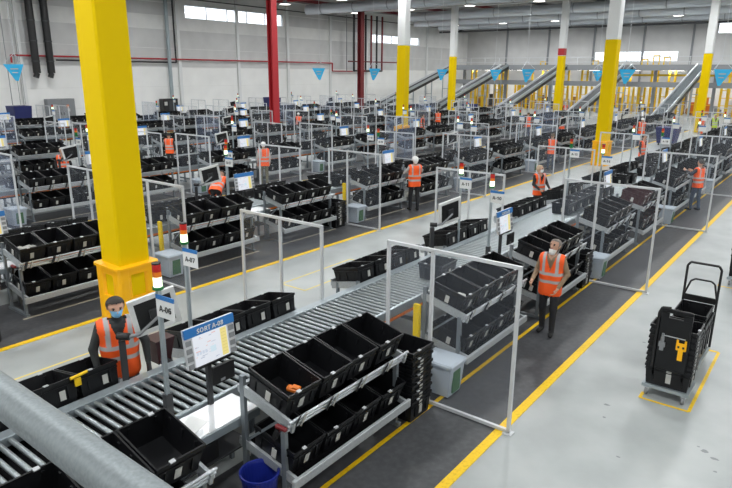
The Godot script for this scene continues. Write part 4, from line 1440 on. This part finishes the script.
# ---------------------------------------------------------------- people: one continuous surface from joints and radii
class Field:
	var o: Vector3
	var h: float
	var nx: int
	var ny: int
	var nz: int
	var d := PackedFloat32Array()
	var best := PackedFloat32Array()
	var ci := PackedByteArray()
	func _init(lo: Vector3, hi: Vector3, cell: float) -> void:
		o = lo; h = cell
		nx = int((hi.x - lo.x) / h) + 2; ny = int((hi.y - lo.y) / h) + 2; nz = int((hi.z - lo.z) / h) + 2
		d.resize(nx * ny * nz); d.fill(9.0)
		best.resize(nx * ny * nz); best.fill(9.0)
		ci.resize(nx * ny * nz)
	func cap(a: Vector3, b: Vector3, ra: float, rb: float, k: float, idx: int) -> void:
		var pad := maxf(ra, rb) + k + 2.5 * h
		var lo := (a.min(b) - Vector3.ONE * pad - o) / h
		var hi := (a.max(b) + Vector3.ONE * pad - o) / h
		var ab := b - a
		var l2 := maxf(ab.length_squared(), 1e-9)
		for z in range(maxi(0, int(lo.z)), mini(nz, int(hi.z) + 1)):
			for y in range(maxi(0, int(lo.y)), mini(ny, int(hi.y) + 1)):
				var row := (z * ny + y) * nx
				for x in range(maxi(0, int(lo.x)), mini(nx, int(hi.x) + 1)):
					var p := o + Vector3(x, y, z) * h
					var t := clampf((p - a).dot(ab) / l2, 0.0, 1.0)
					var e := p.distance_to(a + ab * t) - lerpf(ra, rb, t)
					var i := row + x
					if e < best[i]:
						best[i] = e; ci[i] = idx
					var q := d[i]
					var hh := maxf(k - absf(q - e), 0.0)
					d[i] = minf(q, e) - (hh * hh / (4.0 * k) if k > 0.0 else 0.0)
	func at(x: int, y: int, z: int) -> float:
		return d[(clampi(z, 0, nz - 1) * ny + clampi(y, 0, ny - 1)) * nx + clampi(x, 0, nx - 1)]
	func emit(mb: MB, color: Callable, xf := Transform3D(), keep = null, flip := false) -> void:
		var id := PackedInt32Array()
		id.resize(nx * ny * nz); id.fill(-1)
		var vs := PackedVector3Array(); var ns := PackedVector3Array(); var cs := PackedColorArray()
		var off := [0, 1, nx, nx + 1, nx * ny, nx * ny + 1, nx * ny + nx, nx * ny + nx + 1]
		var lim := h * 2.2
		for z in nz - 1:
			for y in ny - 1:
				var row := (z * ny + y) * nx
				for x in nx - 1:
					var i := row + x
					if absf(d[i]) > lim: continue
					var inside := 0
					for k in 8:
						if d[i + off[k]] < 0.0: inside += 1
					if inside == 0 or inside == 8: continue
					var s := Vector3.ZERO
					var cnt := 0
					for e in [[0, 1], [2, 3], [4, 5], [6, 7], [0, 2], [1, 3], [4, 6], [5, 7], [0, 4], [1, 5], [2, 6], [3, 7]]:
						var da := d[i + off[e[0]]]; var db := d[i + off[e[1]]]
						if (da < 0.0) != (db < 0.0):
							var t := da / (da - db)
							var pa := Vector3(e[0] & 1, (e[0] >> 1) & 1, e[0] >> 2)
							var pb := Vector3(e[1] & 1, (e[1] >> 1) & 1, e[1] >> 2)
							s += pa.lerp(pb, t); cnt += 1
					s /= cnt
					var p := o + (Vector3(x, y, z) + s) * h
					var rx := x + int(round(s.x)); var ry := y + int(round(s.y)); var rz := z + int(round(s.z))
					var nn := Vector3(at(rx + 1, ry, rz) - at(rx - 1, ry, rz), at(rx, ry + 1, rz) - at(rx, ry - 1, rz), at(rx, ry, rz + 1) - at(rx, ry, rz - 1)).normalized()
					id[i] = vs.size()
					vs.append(p); ns.append(nn)
					cs.append(color.call(p, ci[(rz * ny + ry) * nx + rx]))
		var st := [1, nx, nx * ny]
		for z in range(1, nz - 1):
			for y in range(1, ny - 1):
				var row := (z * ny + y) * nx
				for x in range(1, nx - 1):
					var i := row + x
					var a := d[i]
					if absf(a) > lim: continue
					for ax in 3:
						var b := d[i + st[ax]]
						if (a < 0.0) == (b < 0.0): continue
						var u: int = st[(ax + 1) % 3]; var w: int = st[(ax + 2) % 3]
						var q := [id[i - u - w], id[i - w], id[i], id[i - u]]
						if q.has(-1): continue
						if keep != null:
							var m: Vector3 = (vs[q[0]] + vs[q[1]] + vs[q[2]] + vs[q[3]]) / 4
							if not keep.call(m): continue
						if (a > 0.0) != flip: q.reverse()
						for j in [0, 2, 1, 0, 3, 2]:
							mb.v.append(xf * vs[q[j]]); mb.n.append((xf.basis * ns[q[j]]).normalized()); mb.c.append(cs[q[j]]); mb.uv.append(Vector2.ZERO)

const SKIN := Color(0.55, 0.32, 0.22)
const ORANGE_CLOTH := Color(0.98, 0.115, 0.012)
const STRIPE := Color(0.42, 0.42, 0.42)
var hand_field: Field

func make_hand() -> void:
	var f := Field.new(Vector3(-0.08, -0.06, -0.05), Vector3(0.1, 0.24, 0.13), 0.005)
	f.cap(Vector3(0, -0.04, 0), Vector3(0, 0.0, 0), 0.026, 0.026, 0.02, 0)
	for x in [-0.028, -0.010, 0.010, 0.028]: f.cap(Vector3(x * 0.7, 0.01, 0), Vector3(x, 0.085, 0), 0.017, 0.014, 0.012, 0)
	var L := [0.058, 0.076, 0.082, 0.074]
	for i in 4:
		var b := Vector3(-0.034 + 0.0225 * i, 0.088, 0)
		var m: Vector3 = b + Vector3(-0.004 + 0.003 * i, cos(0.35), sin(0.35)) * L[i] * 0.5
		var e: Vector3 = m + Vector3(0, cos(0.95), sin(0.95)) * L[i] * 0.52
		f.cap(b, m, 0.0095, 0.0088, 0.003, 0)
		f.cap(m, e, 0.0088, 0.0075, 0.003, 0)
	f.cap(Vector3(0.028, 0.025, 0.006), Vector3(0.056, 0.058, 0.022), 0.013, 0.0105, 0.008, 0)
	f.cap(Vector3(0.056, 0.058, 0.022), Vector3(0.062, 0.09, 0.034), 0.0105, 0.0085, 0.003, 0)
	hand_field = f

func person(at: Vector3, face: float, label: String, q: Dictionary) -> Node3D:
	var cell: float = q.get("cell", 0.02)
	var lean: float = q.get("lean", 0.0)
	var H: float = q.get("tall", 1.0)
	var top: Color = q.get("top", Color(0.02, 0.02, 0.022))
	var legs: Color = q.get("legs", Color(0.018, 0.018, 0.02))
	var glove: Color = q.get("glove", SKIN)
	var cols := [top, legs, Color(0.012, 0.012, 0.012), SKIN, glove, Color(0.02, 0.015, 0.012), Color(0.42, 0.16, 0.13)]
	var t := thing("person", label, "person", at, face)
	t.scale = Vector3(H * float(q.get("girth", 1.0)), H, H * float(q.get("girth", 1.0)))
	var hip := Vector3(0, 0.95, 0)
	var lb := Basis(Vector3.RIGHT, lean)
	var U := func(p: Vector3) -> Vector3: return hip + lb * (p - hip)
	# legs
	var f := Field.new(Vector3(-0.75, -0.02, -0.75), Vector3(0.75, 1.62, 0.75), cell)
	var step: float = q.get("step", 0.05)
	var crouch: float = q.get("crouch", 0.0)
	for s in [-1, 1]:
		var fz: float = step * s
		var hp := Vector3(0.09 * s, 0.91 - crouch, -crouch * 0.4)
		var an := Vector3(0.105 * s, 0.085, fz)
		var kn := Vector3(0.105 * s, 0.49 - crouch * 0.25, fz * 0.6 + 0.03 + crouch * 0.6)
		f.cap(hp, kn, 0.092, 0.065, 0.03, 1)
		f.cap(kn, an, 0.064, 0.05, 0.03, 1)
		f.cap(an + Vector3(0, -0.035, -0.02), an + Vector3(0.02 * s, -0.045, 0.15), 0.045, 0.036, 0.02, 2)
	var dn := Vector3(0, -crouch, -crouch * 0.4)
	for s in [-1, 1]:
		f.cap(U.call(Vector3(0.07 * s, 0.93, 0)) + dn, U.call(Vector3(0.075 * s, 1.12, 0.0)) + dn, 0.105, 0.095, 0.05, 0 if cell > 0 else 1)
		f.cap(U.call(Vector3(0.075 * s, 1.12, 0.0)) + dn, U.call(Vector3(0.095 * s, 1.36, 0.0)) + dn, 0.098, 0.10, 0.05, 0)
	f.cap(U.call(Vector3(-0.15, 1.405, -0.005)) + dn, U.call(Vector3(0.15, 1.405, -0.005)) + dn, 0.062, 0.062, 0.05, 0)
	f.cap(U.call(Vector3(0, 1.42, 0.0)) + dn, U.call(Vector3(0, 1.53, 0.02)) + dn, 0.06, 0.05, 0.02, 3 if not q.has("collar") else 0)
	# arms: left then right, joints given in the upright body frame
	var arms: Array = q.get("arms", [[Vector3(0.25, 1.15, 0.0), Vector3(0.24, 0.90, 0.08)], [Vector3(-0.25, 1.15, 0.0), Vector3(-0.24, 0.90, 0.08)]])
	var ends := []
	for i in 2:
		var s := 1 if i == 0 else -1
		var sh: Vector3 = U.call(Vector3(0.175 * s, 1.40, 0)) + dn
		var el: Vector3 = U.call(arms[i][0]) + dn
		var wr: Vector3 = U.call(arms[i][1]) + dn
		f.cap(sh, el, 0.062, 0.048, 0.03, 0)
		f.cap(el, wr, 0.048, 0.034, 0.02, 0 if q.get("sleeves", true) else 3)
		ends.append([el, wr, s])
	var mb := MB.new()
	var pick := func(_p: Vector3, i: int) -> Color: return cols[i]
	f.emit(mb, pick)
	# hands
	for e in ends:
		var y: Vector3 = (e[1] - e[0]).normalized()
		var zz: Vector3 = Vector3(-e[2], 0, 0.4)
		zz = (zz - y * zz.dot(y)).normalized()
		var xx := y.cross(zz)
		var bs := Basis(xx, y, zz)
		var mirror: bool = e[2] < 0
		# thumb points forward
		if xx.z < 0: bs = Basis(-xx, y, zz)
		hand_field.emit(mb, func(_p, _i): return glove, Transform3D(bs, e[1] + y * 0.03), null, bs.determinant() < 0)
	# head, on its own finer grid
	var hb := Basis(Vector3.UP, q.get("look", 0.0)) * Basis(Vector3.RIGHT, q.get("nod", 0.0))
	var nk: Vector3 = U.call(Vector3(0, 1.50, 0.015)) + dn
	var hx := Transform3D(hb * lb if lean < 0.5 else lb, nk) * Transform3D(Basis(), Vector3(0, -1.50, -0.015))
	var hc: float = minf(0.009, cell * 0.5) if cell < 0.03 else 0.016
	var hf := Field.new(Vector3(-0.13, 1.44, -0.14), Vector3(0.13, 1.80, 0.16), hc)
	hf.cap(Vector3(0, 1.655, -0.02), Vector3(0, 1.65, 0.015), 0.088, 0.082, 0.02, 3)
	hf.cap(Vector3(0, 1.60, 0.02), Vector3(0, 1.565, 0.04), 0.066, 0.045, 0.03, 3)
	hf.cap(Vector3(0, 1.46, 0.0), Vector3(0, 1.56, 0.0), 0.052, 0.05, 0.03, 3)
	hf.cap(Vector3(0, 1.635, 0.092), Vector3(0, 1.603, 0.108), 0.009, 0.014, 0.012, 3)
	for s in [-1, 1]:
		hf.cap(Vector3(0.086 * s, 1.645, -0.01), Vector3(0.084 * s, 1.61, -0.005), 0.014, 0.010, 0.008, 3)
		hf.cap(Vector3(0.032 * s, 1.637, 0.088), Vector3(0.034 * s, 1.637, 0.088), 0.010, 0.010, 0.004, 5)
		hf.cap(Vector3(0.02 * s, 1.657, 0.093), Vector3(0.048 * s, 1.657, 0.083), 0.006, 0.005, 0.004, 5)
	hf.cap(Vector3(-0.02, 1.573, 0.083), Vector3(0.02, 1.573, 0.083), 0.008, 0.008, 0.004, 6)
	hf.emit(mb, pick, hx)
	M.skin_cloth = M.get("skin_cloth", mat(Color.WHITE, 0.75, 0.0, true))
	part("body", mb, M.skin_cloth, t)
	# hair, cap or net
	var hair: Color = q.get("hair", Color(0.03, 0.022, 0.018))
	var rr: float = q.get("hair_r", 0.008)
	var gf := Field.new(Vector3(-0.14, 1.46, -0.17), Vector3(0.14, 1.82, 0.16), hc)
	gf.cap(Vector3(0, 1.658, -0.022), Vector3(0, 1.662, 0.012), 0.090 + rr, 0.084 + rr, 0.02, 0)
	gf.cap(Vector3(0, 1.62, -0.05), Vector3(0, 1.57, -0.05), 0.07 + rr, 0.05 + rr, 0.03, 0)
	if q.get("cap", false): gf.cap(Vector3(0, 1.69, 0.08), Vector3(0, 1.685, 0.13), 0.02, 0.012, 0.02, 0)
	var hm := MB.new()
	var low: float = q.get("hair_low", 1.62)
	gf.emit(hm, func(_p, _i): return hair, hx, func(p: Vector3): return p.y > 1.70 + p.z * 0.15 or (p.z < 0.03 and p.y > low))
	part(q.get("hair_name", "hair"), hm, M.skin_cloth, t)
	# face mask
	if q.has("mask"):
		var mc: Color = q.mask
		var my: float = q.get("mask_y", 0.0)
		var kf := Field.new(Vector3(-0.12, 1.46, -0.05), Vector3(0.12, 1.68, 0.16), hc)
		kf.cap(Vector3(0, 1.61 + my, 0.03), Vector3(0, 1.565 + my, 0.045), 0.074, 0.056, 0.02, 0)
		kf.cap(Vector3(0, 1.60 + my, 0.09), Vector3(0, 1.58 + my, 0.09), 0.028, 0.025, 0.03, 0)
		var km := MB.new()
		kf.emit(km, func(_p, _i): return mc, hx, func(p: Vector3): return p.z > 0.035 and p.y < 1.622 + my)
		part("face_mask", km, M.skin_cloth, t)
	# high-visibility vest with reflective bands
	if q.get("vest", true):
		var vf := Field.new(Vector3(-0.34, 0.7, -0.34), Vector3(0.34, 1.56, 0.34), 0.013 if cell < 0.02 else cell)
		var g := 0.024
		for s in [-1, 1]:
			vf.cap(Vector3(0.07 * s, 0.80, 0), Vector3(0.075 * s, 1.12, 0.0), 0.112 + g, 0.098 + g, 0.05, 0)
			vf.cap(Vector3(0.075 * s, 1.12, 0.0), Vector3(0.095 * s, 1.36, 0.0), 0.098 + g, 0.10 + g, 0.05, 0)
		vf.cap(Vector3(-0.15, 1.405, -0.005), Vector3(0.15, 1.405, -0.005), 0.062 + g, 0.062 + g, 0.05, 0)
		var vm := MB.new()
		var vc: Color = q.get("vest_color", ORANGE_CLOTH)
		var tint := func(p: Vector3, _i: int) -> Color:
			if absf(p.y - 1.00) < 0.026 or absf(p.y - 1.14) < 0.026: return STRIPE
			if p.y > 1.14 and absf(absf(p.x) - 0.115) < 0.026: return STRIPE
			return vc
		var keep := func(p: Vector3) -> bool:
			if p.y < float(q.get("hem", 0.80)) or absf(p.x) > 0.215: return false
			if p.z > 0.0 and p.y > 1.20 and absf(p.x) < (p.y - 1.20) * 0.32: return false
			if p.y > 1.46 and absf(p.x) < 0.08: return false
			return true
		vf.emit(vm, tint, Transform3D(lb, hip + dn) * Transform3D(Basis(), -hip), keep)
		M.hi_vis = M.get("hi_vis", mat(Color.WHITE, 0.6, 0.0, true))
		part("safety_vest", vm, M.hi_vis, t)
	return t

func people() -> void:
	make_hand()
	var black := Color(0.022, 0.023, 0.027)
	var p := person(Vector3(-6.72, 0.0, -3.74), 1.15, "man in orange vest, black jacket and blue face mask at the first row", {"cell": 0.018, "tall": 1.0, "girth": 1.12, "hem": 0.72, "top": Color(0.03, 0.032, 0.035), "mask": Color(0.22, 0.52, 0.80), "hair": Color(0.025, 0.02, 0.018), "glove": Color(0.04, 0.04, 0.045), "collar": true, "nod": 0.12, "look": 0.05,
		"arms": [[Vector3(0.27, 1.14, 0.03), Vector3(0.27, 0.90, 0.12)], [Vector3(-0.27, 1.13, 0.0), Vector3(-0.25, 0.88, 0.08)]]})
	person(Vector3(-3.62, 0.006, -9.95), 0.12, "woman in orange vest with tan sleeves and pale headscarf beside a rack", {"cell": 0.018, "tall": 0.975, "mask": Color(0.75, 0.73, 0.70), "mask_y": -0.055, "hair": Color(0.20, 0.175, 0.15), "hair_low": 1.50, "hair_name": "headscarf", "top": Color(0.27, 0.19, 0.12), "hem": 0.74, "look": -0.35, "nod": -0.25, "step": 0.07,
		"arms": [[Vector3(0.27, 1.14, -0.03), Vector3(0.17, 0.92, 0.13)], [Vector3(-0.26, 1.15, -0.04), Vector3(-0.27, 1.03, 0.20)]]})
	person(Vector3(-10.95, 0.006, -16.85), -2.15, "man in orange vest and white hairnet reaching into a rack", {"cell": 0.022, "tall": 1.03, "hair": Color(0.78, 0.78, 0.76), "hair_low": 1.52, "hair_name": "hairnet", "top": Color(0.42, 0.40, 0.38),
		"arms": [[Vector3(0.27, 1.22, 0.12), Vector3(0.22, 1.18, 0.38)], [Vector3(-0.30, 1.26, 0.16), Vector3(-0.34, 1.22, 0.42)]]})
	person(Vector3(-7.3, 0.0, -18.3), 1.1, "woman in orange vest and white mask at the aisle side of the first row", {"cell": 0.024, "tall": 0.97, "mask": Color(0.85, 0.86, 0.87), "hair": Color(0.45, 0.33, 0.22), "hair_low": 1.55, "hair_name": "head_cap", "look": 0.5,
		"arms": [[Vector3(0.27, 1.16, 0.05), Vector3(0.20, 1.02, 0.28)], [Vector3(-0.27, 1.16, 0.05), Vector3(-0.20, 1.02, 0.28)]]})
	person(Vector3(-3.66, 0.006, -22.9), -2.0, "worker in orange vest and blue jeans facing a rack on the dark walkway", {"cell": 0.024, "tall": 0.98, "legs": Color(0.06, 0.09, 0.14), "top": Color(0.03, 0.035, 0.05), "hair": Color(0.05, 0.045, 0.04), "step": 0.08,
		"arms": [[Vector3(0.28, 1.25, 0.10), Vector3(0.20, 1.34, 0.36)], [Vector3(-0.28, 1.25, 0.12), Vector3(-0.22, 1.30, 0.38)]]})
	person(Vector3(-18.15, 0.006, -16.95), -2.2, "worker in orange vest, white cap and olive trousers by the third row", {"cell": 0.03, "hair": Color(0.85, 0.85, 0.83), "hair_low": 1.56, "hair_name": "white_cap", "legs": Color(0.14, 0.13, 0.09), "top": Color(0.5, 0.45, 0.42)})
	person(Vector3(-14.95, 0.0, -11.95), -2.6, "worker in orange vest bending over behind the second row", {"cell": 0.03, "lean": 1.0, "arms": [[Vector3(0.25, 1.2, 0.2), Vector3(0.2, 1.1, 0.4)], [Vector3(-0.25, 1.2, 0.2), Vector3(-0.2, 1.1, 0.4)]]})
	var far := [[-24.6, -17.15, -2.6, "worker in orange vest standing in the aisle beside the third row"], [-22.35, -11.05, 1.0, "worker in orange vest with bare head behind the third row"], [-10.72, -3.72, -1.8, "worker in orange vest and dark trousers at the walkway of the second row"], [-22.5, -35.4, 2.2, "worker in orange vest beside the yellow pillar of the third row"], [-30.6, -32.0, -2.0, "worker in orange vest between the fourth row and the red pillar"], [-10.9, -28.5, -2.4, "worker in orange vest at the walkway of the second row, far bays"], [-7.3, -30.3, 1.2, "worker in orange vest at the aisle side of the first row, far bays"], [-10.35, -42.0, -2.7, "worker in orange vest in front of the navy skip"], [-8.0, -48.0, -2.3, "worker in orange jacket and trousers in the far aisle"], [-15.6, -42.3, -2.0, "worker in orange vest at the aisle side of the second row, far bays"], [-22.3, -61.0, 0.5, "worker in orange vest at the foot of an inclined belt"], [-17.9, -41.9, -2.0, "worker in orange vest at the walkway of the third row, far bays"], [-25.3, -42.0, -2.5, "worker in orange vest at the walkway of the fourth row"]]
	var i := 0
	for q in far:
		person(Vector3(q[0], 0.006, q[1]), q[2], q[3], {"cell": 0.034, "tall": 0.96 + 0.02 * (i % 4), "hair": [Color(0.03, 0.025, 0.02), Color(0.8, 0.8, 0.78), Color(0.12, 0.08, 0.05)][i % 3], "legs": [Color(0.02, 0.02, 0.025), Color(0.05, 0.07, 0.11)][i % 2] if i != 8 else ORANGE_CLOTH})
		i += 1
	person(Vector3(-7.6, 0.006, -50.5), 0.6, "worker in yellow-green vest in the far aisle", {"cell": 0.034, "vest_color": Color(0.55, 0.75, 0.05), "hair": Color(0.6, 0.8, 0.1)})
